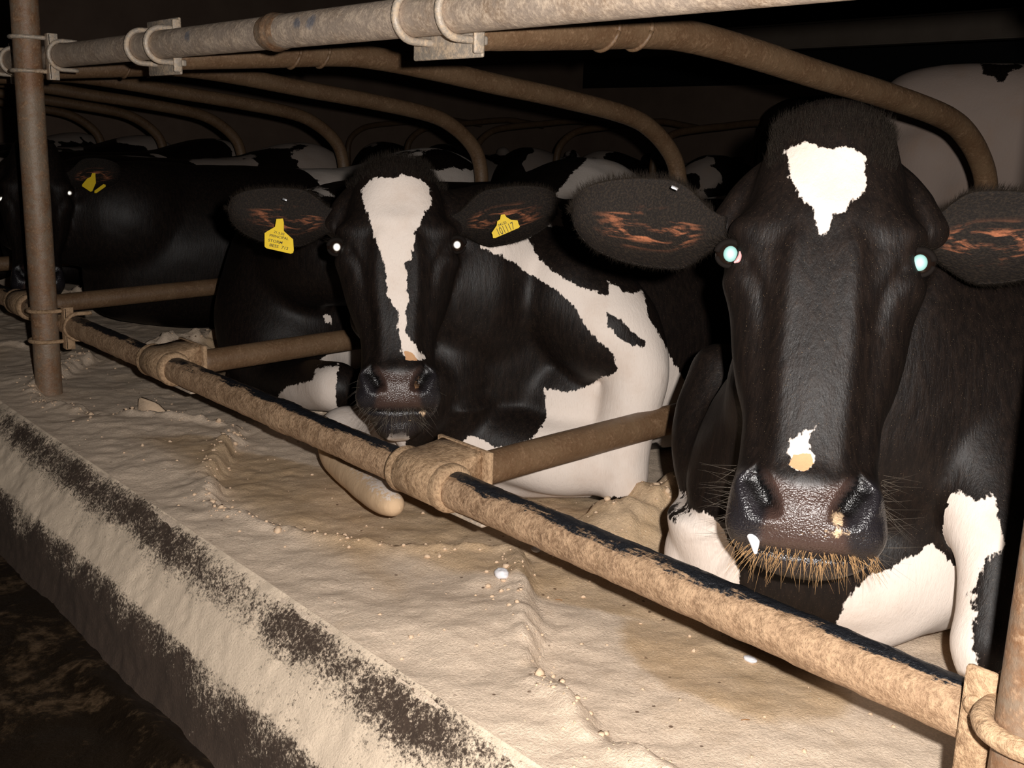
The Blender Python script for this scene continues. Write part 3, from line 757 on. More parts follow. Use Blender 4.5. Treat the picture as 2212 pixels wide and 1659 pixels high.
def sculpt_head(V, N, O, A, s, wp=(1, 1, 1)):
    """move the head vertices; returns local coords and masks"""
    P = unwarp((V-O)@A.T/s, wp); x, y, z = P.T
    near = (np.abs(x) < 0.16) & (z > -0.42) & (z < 0.24) & (y > -0.19) & (y < 0.12)
    i = np.where(near)[0]; p = P[i]; v = V[i].copy(); n = N[i]; ax_ = np.abs(p[:, 0]); pm = np.stack([ax_, p[:, 1], p[:, 2]], 1)
    D = np.zeros((len(i), 3))
    def add(c, r, amp):
        d2 = ((pm-np.array(c))/np.array(r)); D[:] += (np.exp(-(d2**2).sum(1))*amp)[:, None]*n
    front = sstep(0.0, 0.03, p[:, 1])
    # brow and orbit
    add((0.104, 0.020, 0.028), (0.030, 0.03, 0.020), 0.010)
    add((0.118, 0.000, 0.002), (0.022, 0.022, 0.020), -0.010)
    add((0.112, 0.010, -0.034), (0.026, 0.03, 0.020), 0.007)
    # dish of the forehead centre and temple hollow
    add((0.0, 0.055, 0.090), (0.035, 0.04, 0.045), -0.004)
    add((0.0, 0.055, 0.045), (0.040, 0.04, 0.020), 0.003)
    add((0.098, 0.0, 0.070), (0.022, 0.03, 0.030), -0.007)
    # nasal bridge: central ridge with long edges and hollows beside it
    zz = p[:, 2]; hw = np.interp(-zz, [-0.03, 0.02, 0.12, 0.22, 0.26], [0.030, 0.036, 0.040, 0.036, 0.036])
    along = sstep(0.03, 0.0, zz)*sstep(-0.270, -0.225, zz)
    D += (front*along*(0.0035*np.exp(-((ax_-hw)/0.012)**2) - 0.0012*np.exp(-(ax_/0.022)**2) - 0.0045*np.exp(-((ax_-hw-0.026)/0.018)**2)))[:, None]*n
    # crease running from the inner eye corner down the cheek
    d, t = seg_dist(pm[:, [0, 2]], [(0.090, -0.02), (0.074, -0.05), (0.066, -0.09)])
    D += (front*(-0.0055)*np.exp(-(d/0.008)**2)*(1-t*0.5))[:, None]*n
    # cheek muscle
    add((0.088, -0.03, -0.11), (0.030, 0.05, 0.05), 0.005)
    add((0.082, -0.06, -0.19), (0.03, 0.05, 0.03), -0.006)
    # muzzle: swollen sides, flat pad, nostril commas
    add((0.066, 0.035, -0.275), (0.022, 0.03, 0.018), 0.010)
    add((0.072, 0.02, -0.318), (0.020, 0.03, 0.020), 0.008)
    add((0.0, 0.05, -0.262), (0.030, 0.03, 0.012), 0.004)
    add((0.0, 0.05, -0.300), (0.026, 0.03, 0.016), 0.003)
    nc = [(0.054, -0.256), (0.050, -0.268), (0.041, -0.282), (0.034, -0.296), (0.029, -0.306)]
    dn, tn = seg_dist(pm[:, [0, 2]], nc); wn = 0.0045+0.0045*np.sin(np.clip(tn, 0, 1)*math.pi)
    no = [(0.056, -0.274), (0.050, -0.285), (0.044, -0.296)]
    dno, _ = seg_dist(pm[:, [0, 2]], no)
    fr = sstep(0.02, 0.035, p[:, 1])
    mv = -(0.013*np.exp(-(dn/wn)**2)) - 0.014*np.exp(-(dno/0.010)**2) + 0.0045*np.exp(-((dno-0.020)/0.006)**2)
    D += (fr*mv)[:, None]*A[1][None, :]
    # philtrum-like faint groove and the mouth
    zl = -0.345 + 0.35*ax_**1.6
    dm = np.abs(zz-zl); lm = sstep(0.075, 0.055, ax_)*sstep(-0.05, -0.02, p[:, 1])
    D += (lm*(-0.010)*np.exp(-(dm/0.0055)**2))[:, None]*A[1][None, :]
    v2 = v + s*D; V[i] = v2
    crease = np.zeros(len(V)); muz = np.zeros(len(V)); side = np.zeros(len(V))
    crease[i] = np.clip(fr*sstep(0.0055, 0.0025, dn)*sstep(1.0, 0.6, tn) + fr*0.9*sstep(0.0085, 0.004, dno) + 0.8*lm*sstep(0.004, 0.002, dm), 0, 1)  # mask of the shade painted into nostrils and mouth line
    top = -0.258 - 0.014*np.clip(1-(ax_/0.05)**2, 0, 1)
    muz[i] = sstep(0.006, -0.010, zz-top)*sstep(-0.03, 0.005, p[:, 1])
    side[i] = np.maximum(sstep(0.004, -0.004, -(dn)+0.010)*0 + sstep(-0.006, 0.006, ax_-np.interp(-zz, [0.25, 0.285, 0.305, 0.34], [0.058, 0.040, 0.040, 0.048])), sstep(-0.335, -0.345, zz))
    return crease, muz, side

def ear_mesh(base, tip, width, nfront, cup=0.03, pinch=0.32, thick=0.004, n=40, m=28, tipw=0.9, asym=0.0):
    """leaf shaped cupped ear; base/tip world points; returns verts, faces, attrs"""
    a = tip-base; Lg = np.linalg.norm(a); a = a/Lg; nf = nrm(nfront-np.dot(nfront, a)*a); b = np.cross(nf, a)
    def surf(off):
        out = []
        for i in range(n):
            t = i/(n-1)
            wv = width*(pinch+(1-pinch)*sstep(0, 0.42, t))*math.sqrt(max(0.0, 1-max(0, (t-0.45)/0.55)**2.3)) + 0.0008
            row = []
            for j in range(m):
                s_ = -1+2*j/(m-1)
                k = cup*(s_*s_)*(1-0.35*t)*(0.5+0.5*sstep(0, 0.3, t)) - cup*0.6 + 0.008*math.sin(t*3.1) - (0.02*t*t)
                cc = asym*wv*math.sin(t*math.pi)
                row.append(base + a*(t*Lg) + b*(s_*wv+cc) + nf*(k*(wv/width) + off*(1-0.6*abs(s_))))
            out.append(row)
        return np.array(out).reshape(-1, 3)
    F1 = surf(thick/2); F2 = surf(-thick/2); nn = n*m; Fc = []
    for i in range(n-1):
        for j in range(m-1):
            q = (i*m+j, i*m+j+1, (i+1)*m+j+1, (i+1)*m+j); Fc.append(q); Fc.append(tuple(k+nn for k in q[::-1]))
    for i in range(n-1):
        for j in (0, m-1):
            q = (i*m+j, (i+1)*m+j, (i+1)*m+j+nn, i*m+j+nn); Fc.append(q if j == 0 else q[::-1])
    for i in (0, n-1):
        for j in range(m-1):
            q = (i*m+j, i*m+j+nn, i*m+j+1+nn, i*m+j+1); Fc.append(q if i == 0 else q[::-1])
    tt = np.repeat(np.linspace(0, 1, n), m); ss = np.tile(np.linspace(-1, 1, m), n)
    at = {'along': np.concatenate([tt, tt]), 'across': np.concatenate([ss, ss]), 'inner': np.concatenate([np.ones(nn), np.zeros(nn)])}
    return np.vstack([F1, F2]), Fc, at
def add_attrs(o, at):
    for k, v in at.items():
        a = o.data.attributes.new(k, 'FLOAT', 'POINT'); a.data.foreach_set('value', np.asarray(v, np.float32))

def strands(roots, dirs, length, rad, bend=None, seg=4, jit=0.25, curl=0.15):
    """thin tapering hairs as one mesh"""
    V = []; Fc = []; base = 0
    for r0, d0 in zip(roots, dirs):
        L_ = length*(1+jit*random.uniform(-1, 1)); d = nrm(d0 + curl*rng.standard_normal(3)); p = np.array(r0, float)
        u = nrm(np.cross(d, rng.standard_normal(3))); v = np.cross(d, u)
        for k in range(seg+1):
            rr = rad*(1-k/seg*0.85)
            for a in (0, 2.094, 4.189): V.append(p + rr*(math.cos(a)*u+math.sin(a)*v))
            p = p + d*L_/seg
            if bend is not None: d = nrm(d + np.asarray(bend)/seg)
        for k in range(seg):
            for a in range(3):
                b = (a+1) % 3; Fc.append((base+3*k+a, base+3*k+b, base+3*k+3+b, base+3*k+3+a))
        base += 3*(seg+1)
    return np.array(V), Fc

def disc(c, n_, rx, ry, ax, dome=0.15, seg=28, rings=5):
    """slightly domed solid disc"""
    n_ = nrm(n_); u = nrm(ax-np.dot(ax, n_)*n_); v = np.cross(n_, u); R = []
    th = np.linspace(0, 2*math.pi, seg, endpoint=False)
    R.append(np.array([c - n_*0.0015 + u*rx*0.9*math.cos(t) + v*ry*0.9*math.sin(t) for t in th]))
    for k in range(rings):
        f = math.cos(k/rings*math.pi/2); h = math.sin(k/rings*math.pi/2)*dome*min(rx, ry)
        R.append(np.array([c + n_*h + u*rx*f*math.cos(t) + v*ry*f*math.sin(t) for t in th]))
    return ring_tube(R)
def uv_ball(c, r, n=24):
    th = np.linspace(0, 2*math.pi, n, endpoint=False); R = []
    for f in np.linspace(-1, 1, n)[1:-1]:
        R.append(np.array([[c[0]+r*math.sqrt(1-f*f)*math.cos(t), c[1]+r*math.sqrt(1-f*f)*math.sin(t), c[2]+r*f] for t in th]))
    return ring_tube(R)

LENSRAD = None
def eyes(cow, O, A, s, pix, pup, prx, pry, Z, pupmat, corner=False, lids=True):
    """pix: photo points of the two pupils"""
    for k, q in enumerate(pix):
        sg = -1 if k == 0 else 1
        c = O + s*(sg*0.1035*A[0] + 0.004*A[1] + 0.003*A[2])
        d = nrm(ray(*q)); oc = CAM-c; bq = np.dot(oc, d)          # nearest point of the sight line
        p = CAM - d*np.dot(oc, d)
        c = p + (c-p)*0.0 + 0.0*d; c = c + d*0.0
        ball = uv_ball(c, 0.0185*s)
        eb = mesh_obj('eyeball', *ball, M_eyeball, cow)
        to = nrm(CAM+0.039*RT+0.018*UP-c); side = sg*A[0]
        pc = c + to*0.0185*s*0.985
        V, Fc = disc(pc, to, prx*Z/FPX, pry*Z/FPX, A[0], 0.22)
        pu = mesh_obj('pupil', V, Fc, pupmat, eb); pu['label'] = 'pupil disc with eyeshine put into its colour'
        if lids:
            rr = 0.0195*s
            for up_, a0, a1 in ((1, 0.15, math.pi-0.15), (-1, math.pi+0.25, 2*math.pi-0.25)):
                pts = []
                for a in np.linspace(a0, a1, 15):
                    e = (math.cos(a)*0.92*A[0] + math.sin(a)*(0.80 if up_ > 0 else 0.82)*nrm(A[2]-np.dot(A[2], to)*to))
                    pts.append(c + rr*nrm(e*0.9 + to*0.62))
                V, Fc = pipe(np.array(pts), 0.0042*s if up_ > 0 else 0.0030*s, 10); mesh_obj('eyelid', V, Fc, M_lid, cow)
            rts = []; drs = []
            for a in np.linspace(0.5, math.pi-0.5, 46):
                e = math.cos(a)*0.92*A[0] + math.sin(a)*0.80*A[2]
                rts.append(c + rr*1.1*nrm(e*0.9+to*0.62)); drs.append(nrm(to*0.9 + e*0.6 + side*0.5))
            V, Fc = strands(rts, drs, 0.017*s, 0.00028, bend=-0.3*A[2]); x = mesh_obj('eyelashes', V, Fc, M_hair, cow); tag(x, kind='stuff')
        if corner and k == 0:
            V, Fc = ball_tube([list(un(px_, py_, Z*0.994))+[r_] for px_, py_, r_ in ((1588, 566, 0.0016), (1594, 562, 0.0030), (1598, 553, 0.0024), (1598, 545, 0.0012))])
            mesh_obj('eye_corner', V, Fc, M_pink, cow)

def ear_hair(ear, V, at, nf, cnt, length, rad, mat=None, edge_only=True):
    """fringe around the ear rim"""
    m = len(V)//2; n = 40; mm = 28
    G = V[:m].reshape(n, mm, 3); rts = []; drs = []
    for _ in range(cnt):
        t = random.uniform(0.10, 0.999); i = t*(n-1); i0 = int(i); f = i-i0
        sd = random.choice((0, mm-1)); nb_ = 1 if sd == 0 else mm-2
        if random.random() < 0.12:
            i0, f = n-2, 0.9; j = random.randint(0, mm-1); p = G[n-1, j]; q = G[n-3, j]
        else:
            p = G[i0, sd]*(1-f)+G[min(n-1, i0+1), sd]*f; q = G[i0, nb_]*(1-f)+G[min(n-1, i0+1), nb_]*f
        d = nrm(p-q); rts.append(p-d*0.002); drs.append(nrm(d + nf*random.uniform(0.0, 0.9) + 0.5*nrm(G[n-1, mm//2]-G[0, mm//2])))
    Vs, Fs = strands(rts, drs, length, rad, jit=0.4, curl=0.2)
    o = mesh_obj('ear_fringe', Vs, Fs, mat or M_hair, ear); tag(o, kind='stuff'); return o

def surf_strands(body_V, body_N, mask, cnt, length, rad, dirfn, seg=3, jit=0.35, curl=0.2):
    idx = np.where(mask)[0]; idx = rng.choice(idx, cnt)
    r = body_V[idx] + rng.standard_normal((cnt, 3))*0.0015 - body_N[idx]*0.001
    d = [dirfn(body_V[k], body_N[k]) for k in idx]
    return strands(r, d, length, rad, seg=seg, jit=jit, curl=curl)

def build_cow(name, label, parts, vox, origin, mat, patfn=None, head=None, headlofts=True, smooth_it=24, jaw=None, wp=(1, 1, 1)):
    """parts = list of closed tubes; head = (O, A, scale) or None"""
    cow = empty(name, origin, label, 'cow', 'dairy cows lying in the stalls')
    pts = list(parts)
    if head is not None and headlofts:
        O, A, s = head; pts.append(head_loft(HEAD, O, A, s, wp)); pts.append(head_loft(jaw or JAW, O, A, s, wp))
        for sg in (-1, 1): pts.append(ball_tube([list(O+s*(sg*a*A[0]+b*A[1]+c*A[2]))+[r_*s] for a, b, c, r_ in EARB]))
    V, L, ls, lt, E = remesh(pts, vox)
    wgt = np.ones(len(V))
    if head is not None:
        O, A, s = head; P = (V-O)@A.T/s
        hm = ((np.abs(P[:, 0]) < 0.128) & (P[:, 2] < 0.23) & (P[:, 2] > -0.42) & (P[:, 1] > -0.08) & (P[:, 1] < 0.09))
        wgt = np.where(hm, 0.12, 1.0)
    V = smooth_plain(V, E, smooth_it, wgt)
    V = smooth(V, E, 3)
    N = vnormals(V, L, ls, lt)
    at = {k: np.zeros(len(V)) for k in ('pat', 'muz', 'pink', 'crease', 'muzside', 'soil')}
    if head is not None:
        cr, mz, sd = sculpt_head(V, N, *head, wp); at['crease'], at['muz'], at['muzside'] = cr, mz, sd
    # soft folds over the coat
    k = np.ones(len(V)) if head is None else 1-np.exp(-((((V-O)@A.T/s)/0.22)**2).sum(1)**2)
    fold = fbm(V[:, 0]*5, V[:, 1]*5, V[:, 2]*9, oct=3, seed=77)*0.004 + np.sin(V[:, 2]*10+V[:, 1]*22+fbm(V[:, 0]*4, V[:, 1]*4, V[:, 2]*4, seed=9)*5)*0.0012
    V = V + N*(fold*k)[:, None]
    if patfn is not None: patfn(V, N, L, ls, lt, at, cow)
    else: at['pat'][:] = -1
    o = raw_mesh('body', V, L, ls, lt, mat, at, cow)
    return cow, V, N, at, o
def bvh_of(V, L, ls, lt):
    q = [list(L[a:a+b]) for a, b in zip(ls, lt)]
    return BVHTree.FromPolygons([tuple(v) for v in V], q)
def flat(poly, yy): return np.array([(p@SD, p[2]) for p in (pl(q[0], q[1], 1, yy) for q in poly)])
def apply_polys(V, at, bvh, white, black=(), gate=None, feather=None):
    Q = np.stack([V@SD, V[:, 2]], 1); pat = np.full(len(V), -1.0)
    f = lambda pg: flat(pg[1:], pg[0]) if np.isscalar(pg[0]) else px_to_body(pg, bvh)
    for pg in white: pat = np.maximum(pat, poly_sd(Q, f(pg)))
    for pg in black: pat = np.minimum(pat, -poly_sd(Q, f(pg)))
    if gate is not None: pat = np.where(gate, pat, -1.0)
    return pat

# ---------------------------------------------------------------- nearest cow (A)
OA, AA = frame_head(un(1780, 557, 1.335) , 18, 2.2)
sA = 1.03
OA = OA - 0.0*AA[1]
WPA = (1.045, 1.0, 1.03)
WPB = (0.945, 0.87, 0.91)
def hA(x, y, z):
    x, y, z = warped(x, y, z, WPA)
    return OA + sA*(x*AA[0] + y*AA[1] + z*AA[2])
kneeA = pl(1520, 1185, 1, 0.22)
partsA = [torso(0.60, 0.30, 0.04, 1.03)]
nb = hA(0, -0.10, 0.08)
partsA.append(ell_tube([list(hA(0.0, -0.11, 0.05))+[0.085, 0.14], list(hA(0.0, -0.20, -0.03))+[0.10, 0.18], [0.60, 0.34, 0.27, 0.15, 0.23], [0.62, 0.52, 0.20, 0.23, 0.25], [0.64, 0.80, 0.14, 0.26, 0.26]]))
# throat and dewlap hanging in front of the chest
partsA.append(ell_tube([list(hA(-0.01, -0.15, -0.12))+[0.06, 0.10], list(pl(1640, 1000, 1, 0.27))+[0.10, 0.14], list(pl(1660, 1150, 1, 0.30))+[0.13, 0.14], [0.60, 0.42, -0.02, 0.17, 0.15], [0.62, 0.62, 0.0, 0.2, 0.15]]))
pA = lambda x, y, yy: list(pl(x, y, 1, yy))
partsA.append(ball_tube([pA(1555, 800, 0.36)+[0.050], pA(1540, 930, 0.33)+[0.070], pA(1560, 1050, 0.30)+[0.070], pA(1640, 1180, 0.30)+[0.060], pA(1760, 1250, 0.30)+[0.055]]))
# shoulder and near fore leg (folded, standing on its knee), far fore knee at the left
partsA.append(ball_tube([[0.80, 0.62, 0.12, 0.13], pA(2100, 900, 0.46)+[0.115], pA(2130, 1080, 0.38)+[0.075], pA(2150, 1200, 0.33)+[0.052], pA(2142, 1320, 0.30)+[0.045], pA(2132, 1400, 0.285)+[0.047], pA(2150, 1470, 0.30)+[0.040]]))
partsA.append(ball_tube([pA(2130, 1470, 0.30)+[0.034], pA(2180, 1470, 0.42)+[0.030], pA(2230, 1450, 0.55)+[0.030]]))
partsA.append(ball_tube([[0.52, 0.55, -0.06, 0.11], pA(1620, 1180, 0.36)+[0.072], pA(1530, 1150, 0.27)+[0.056], pA(1510, 1215, 0.24)+[0.056], pA(1560, 1290, 0.26)+[0.042], pA(1640, 1330, 0.34)+[0.035]]))
# brisket fold sweeping to the near elbow
partsA.append(ball_tube([pA(1700, 1300, 0.34)+[0.065], pA(1850, 1310, 0.36)+[0.072], pA(1980, 1240, 0.40)+[0.080], pA(2060, 1150, 0.46)+[0.09]]))
blazeA = [(1700, 306), (1716, 300), (1742, 294), (1775, 306), (1800, 312), (1826, 302), (1846, 312), (1871, 328), (1874, 372), (1862, 424), (1836, 430), (1826, 462), (1800, 472), (1788, 498), (1778, 513), (1764, 492), (1752, 450), (1726, 420), (1706, 370)]
snipA = [(1760, 922), (1752, 945), (1750, 968), (1756, 985), (1758, 1000), (1745, 1018), (1722, 1015), (1706, 1010), (1700, 990), (1702, 958), (1722, 940)]
pinkA = [(1712, 982), (1752, 978), (1757, 1002), (1742, 1020), (1718, 1014), (1704, 1006)]
kneeWA = [(1430, 1200), (1440, 1140), (1478, 1085), (1520, 1100), (1560, 1140), (1585, 1190), (1600, 1260), (1600, 1330), (1400, 1330)]
chestWA = [(1806, 1345), (1826, 1300), (1850, 1268), (1880, 1244), (1920, 1230), (1958, 1204), (1990, 1190), (2030, 1160), (2060, 1150), (2085, 1130), (2112, 1122), (2220, 1122), (2220, 1500), (1780, 1500)]
legWA = [(2085, 1118), (2140, 1112), (2180, 1130), (2230, 1128), (2230, 1225), (2172, 1235), (2150, 1262), (2132, 1280), (2116, 1300), (2112, 1330), (2098, 1352), (2093, 1372), (2100, 1410), (2102, 1436), (2115, 1460), (1990, 1500), (2000, 1200)]
def patA(V, N, L, ls, lt, at, cow):
    bvh = bvh_of(V, L, ls, lt)
    P = (V-OA)@AA.T/sA; q = P[:, [0, 2]]
    face = (P[:, 1] > -0.06) & (P[:, 2] > -0.42) & (np.abs(P[:, 0]) < 0.16)
    f = np.maximum(poly_sd(q, head_px(blazeA, OA, AA, sA)), poly_sd(q, head_px(snipA, OA, AA, sA)))
    axl = np.array([pA(2140, 1040, 0.38), pA(2156, 1080, 0.36), pA(2150, 1200, 0.33), pA(2142, 1320, 0.30), pA(2132, 1400, 0.285), pA(2150, 1470, 0.30)])
    dl, _ = seg_dist(V, axl)
    cen = dl[L[ls]] > 0.085
    body = apply_polys(V, at, bvh, [kneeWA])
    body = np.maximum(body, apply_polys(V, at, bvh_of(V, L, ls[cen], lt[cen]), [chestWA]))
    body = np.where(V[:, 1] > 0.75, -1, body)
    Q = np.stack([V@SD, V[:, 2]], 1)
    body = np.where(dl < 0.068, poly_sd(Q, flat(legWA, 0.25)), body)
    at['pat'][:] = np.where(face, f, body)
    pk = poly_sd(q, head_px(pinkA, OA, AA, sA)); at['pink'][:] = np.where(face, sstep(-0.004, 0.004, pk), 0)
    at['muz'][:] *= np.where(face, 1-sstep(-0.004, 0.004, poly_sd(q, head_px(snipA, OA, AA, sA))), 1)
    so = np.exp(-(((q[:, 0]-0.036)/0.010)**2+((q[:, 1]+0.318)/0.016)**2)) + 0.5*np.exp(-(((q[:, 1]+0.337)/0.008)**2))*(np.abs(q[:, 0]) < 0.07)
    at['soil'][:] = np.where(face & (P[:, 1] > 0), so*0.75, 0)
cowA, VA, NA, atA, bodyA = build_cow('dairy_cow', 'nearest black cow at right, white patch on its forehead, wet muzzle and pupils painted with pale blue eyeshine', partsA, 0.0052, tuple(np.array([0.60, 0.30, GZ])), M_coat, patA, (OA, AA, sA), jaw=JAWA, wp=WPA)
ZA = 1.335
eyes(cowA, OA, AA, sA, [(1577, 549), (1986, 568)], None, 15.5, 17.5, 1.33, M_pupA, corner=True)
# ears
def place_ear(cow, O, A, s, basepx, tippx, Zb, Zt, width, cup=0.03, nfr=None, lab=None, asym=0.0):
    b = un(*basepx, Zb); t = un(*tippx, Zt); nf = A[1] if nfr is None else nfr
    V, Fc, at = ear_mesh(b, t, width, nf, cup, asym=asym); e = mesh_obj('ear', V, Fc, M_ear, cow); add_attrs(e, at)
    return e, V, at
eA1, vE, aE = place_ear(cowA, OA, AA, sA, (1575, 500), (1236, 455), 1.40, 1.31, 0.060, 0.036, asym=0.10)
ear_hair(eA1, vE, aE, AA[1], 2600, 0.011, 0.00022)
eA2, vE, aE = place_ear(cowA, OA, AA, sA, (1975, 520), (2330, 490), 1.40, 1.31, 0.062, 0.036, asym=-0.12)
ear_hair(eA2, vE, aE, AA[1], 2600, 0.011, 0.00022)
def clip(ear, px, Z, L_=0.009):
    c = un(*px, Z); V, Fc = box(c, L_, 0.002, 0.004, ax=np.array([nrm(RT-0.45*UP), -FW, nrm(UP+0.45*RT)]), bev=0.0006)
    mesh_obj('metal_clip', V, Fc, M_metal, ear)
clip(eA1, (1457, 406), 1.325)
# poll hair, blaze fringe and whiskers
Pl = (VA-OA)@AA.T/sA
mk = (Pl[:, 2] > 0.105) & (Pl[:, 2] < 0.24) & (Pl[:, 1] > -0.12) & (np.abs(Pl[:, 0]) < 0.076) & ((atA['pat'] < -0.004) | (Pl[:, 2] > 0.15))
Vs, Fs = surf_strands(VA, NA, mk, 8000, 0.014, 0.00022, lambda p, n: nrm(n*0.22 + AA[2]*1.0*(1 if np.dot(p-OA, AA[2]) < 0.19 else -0.5) + AA[1]*0.15))
tag(mesh_obj('poll_hair', Vs, Fs, M_hair, cowA), kind='stuff')
rts = []; drs = []
for _ in range(230):
    x = random.uniform(-0.078, 0.078); z = -0.335 + 0.35*abs(x)**1.6 - random.uniform(0.0, 0.022)
    y = 0.045*math.sqrt(max(0, 1-(x/0.088)**2)) - 0.006
    rts.append(hA(x, y-0.004, z)); drs.append(nrm(AA[1]*random.uniform(0.1, .6) + np.array([0, 0, -1.2]) + AA[0]*x*9))
Vs, Fs = strands(rts, drs, 0.024, 0.00042, bend=(0, 0, -0.3), jit=0.75, curl=0.25)
tag(mesh_obj('chin_whiskers', Vs, Fs, M_crust, cowA, smooth=True), label='sand crusted chin whiskers', kind='stuff')
rts = []; drs = []
for _ in range(90):
    sg = random.choice((-1, 1)); z = random.uniform(-0.345, -0.25)
    rts.append(hA(sg*0.080, random.uniform(-0.02, 0.03), z)); drs.append(nrm(AA[0]*sg + AA[1]*0.5 + AA[2]*random.uniform(-0.9, 0.4)))
Vs, Fs = strands(rts, drs, 0.034, 0.00022, jit=0.6, curl=0.15)
tag(mesh_obj('muzzle_whiskers', Vs, Fs, M_whsk, cowA), kind='stuff')

V, Fc = ball_tube([list(hA(-0.056, 0.030, -0.326))+[0.0075], list(hA(-0.052, 0.032, -0.336))+[0.0065], list(hA(-0.050, 0.030, -0.348))+[0.0025]])
mesh_obj('lip_froth', V, Fc, M_white, cowA)['label'] = 'white froth at the lip'
# ---------------------------------------------------------------- middle cow (B)
OB, AB = frame_head(un(858, 531, 2.095), 17, 0.4)
sB = 1.02
def hB(x, y, z):
    x, y, z = warped(x, y, z, WPB)
    return OB + sB*(x*AB[0] + y*AB[1] + z*AB[2])
pB = lambda x, y, yy: list(pl(x, y, 1, yy))
partsB = [torso(-0.46, 0.24, 0.00, 1.0, 0.05)]
partsB.append(ell_tube([list(hB(0.0, -0.11, 0.05))+[0.085, 0.14], list(hB(0.02, -0.20, -0.02))+[0.10, 0.17], [-0.36, 0.34, 0.28, 0.15, 0.20], [-0.44, 0.52, 0.24, 0.22, 0.24], [-0.48, 0.80, 0.16, 0.26, 0.26]]))
partsB.append(ell_tube([list(hB(0.01, -0.15, -0.12))+[0.06, 0.10], pB(960, 800, 0.30)+[0.11, 0.14], pB(930, 900, 0.30)+[0.12, 0.12], [-0.40, 0.42, -0.04, 0.17, 0.14], [-0.44, 0.62, -0.02, 0.2, 0.15]]))
# dewlap lobe under the chin
partsB.append(ball_tube([pB(930, 830, 0.22)+[0.05], pB(905, 900, 0.20)+[0.055], pB(895, 935, 0.20)+[0.045]]))
# shoulder, near fore leg standing on its folded knee
partsB.append(ball_tube([pB(1230, 640, 0.52)+[0.13], pB(1330, 740, 0.56)+[0.115], pB(1372, 800, 0.57)+[0.075], pB(1360, 880, 0.56)+[0.066], pB(1348, 960, 0.55)+[0.060], pB(1345, 1040, 0.54)+[0.055]]))
partsB.append(ball_tube([pB(1345, 1040, 0.54)+[0.05], pB(1300, 1050, 0.66)+[0.04]]))
partsB.append(ball_tube([pB(1000, 930, 0.34)+[0.09], pB(1100, 960, 0.40)+[0.085], pB(1200, 985, 0.46)+[0.085], pB(1290, 980, 0.54)+[0.09]]))
partsB.append(ball_tube([pB(1120, 840, 0.50)+[0.12], pB(1220, 855, 0.54)+[0.115], pB(1320, 855, 0.60)+[0.10]]))
partsB.append(ball_tube([pB(1010, 1000, 0.36)+[0.05], pB(1100, 1025, 0.42)+[0.05], pB(1200, 1030, 0.50)+[0.05], pB(1290, 1020, 0.60)+[0.06]]))
# far fore leg stretched forward under the lower rail
partsB.append(ball_tube([[-0.50, 0.50, -0.02, 0.10], pB(800, 930, 0.33)+[0.062], pB(740, 930, 0.23)+[0.058], pB(735, 985, 0.16)+[0.044], pB(780, 1040, 0.10)+[0.034], pB(828, 1078, 0.06)+[0.033], pB(850, 1092, 0.05)+[0.028]]))
blazeB = [(778, 398), (796, 378), (822, 372), (846, 376), (868, 369), (905, 376), (930, 392), (932, 432), (912, 472), (898, 500), (890, 560), (878, 572), (880, 620), (884, 650), (875, 672), (878, 715), (895, 745), (912, 758), (918, 768), (905, 776), (872, 770), (866, 752), (866, 736), (858, 702), (864, 676), (836, 640), (834, 600), (826, 560), (812, 520), (796, 470), (784, 430)]
pinkB = [(872, 756), (890, 760), (904, 778), (876, 778)]
pinkB2 = [(904, 808), (910, 812), (905, 836), (896, 836), (896, 824)]
wB1 = [(985, 420), (1045, 424), (1200, 440), (1216, 462), (1214, 490), (1180, 486), (1140, 515), (1165, 560), (1215, 600), (1262, 622), (1314, 640), (1312, 606), (1352, 632), (1388, 628), (1402, 690), (1436, 742), (1450, 770), (1470, 810), (1498, 842), (1500, 1070), (1000, 1080), (985, 972), (1012, 940), (1048, 952), (1068, 968), (1110, 962), (1150, 950), (1180, 905), (1178, 860), (1172, 840), (1205, 842), (1225, 850), (1262, 840), (1290, 820), (1332, 800), (1330, 770), (1270, 712), (1240, 665), (1200, 625), (1150, 596), (1100, 560), (1040, 536), (1010, 520)]
bB1 = [(1310, 674), (1340, 690), (1368, 716), (1395, 742), (1392, 750), (1362, 744), (1325, 722), (1312, 705)]
wB2 = [(676, 880), (760, 868), (800, 896), (850, 935), (900, 985), (960, 1130), (640, 1130)]
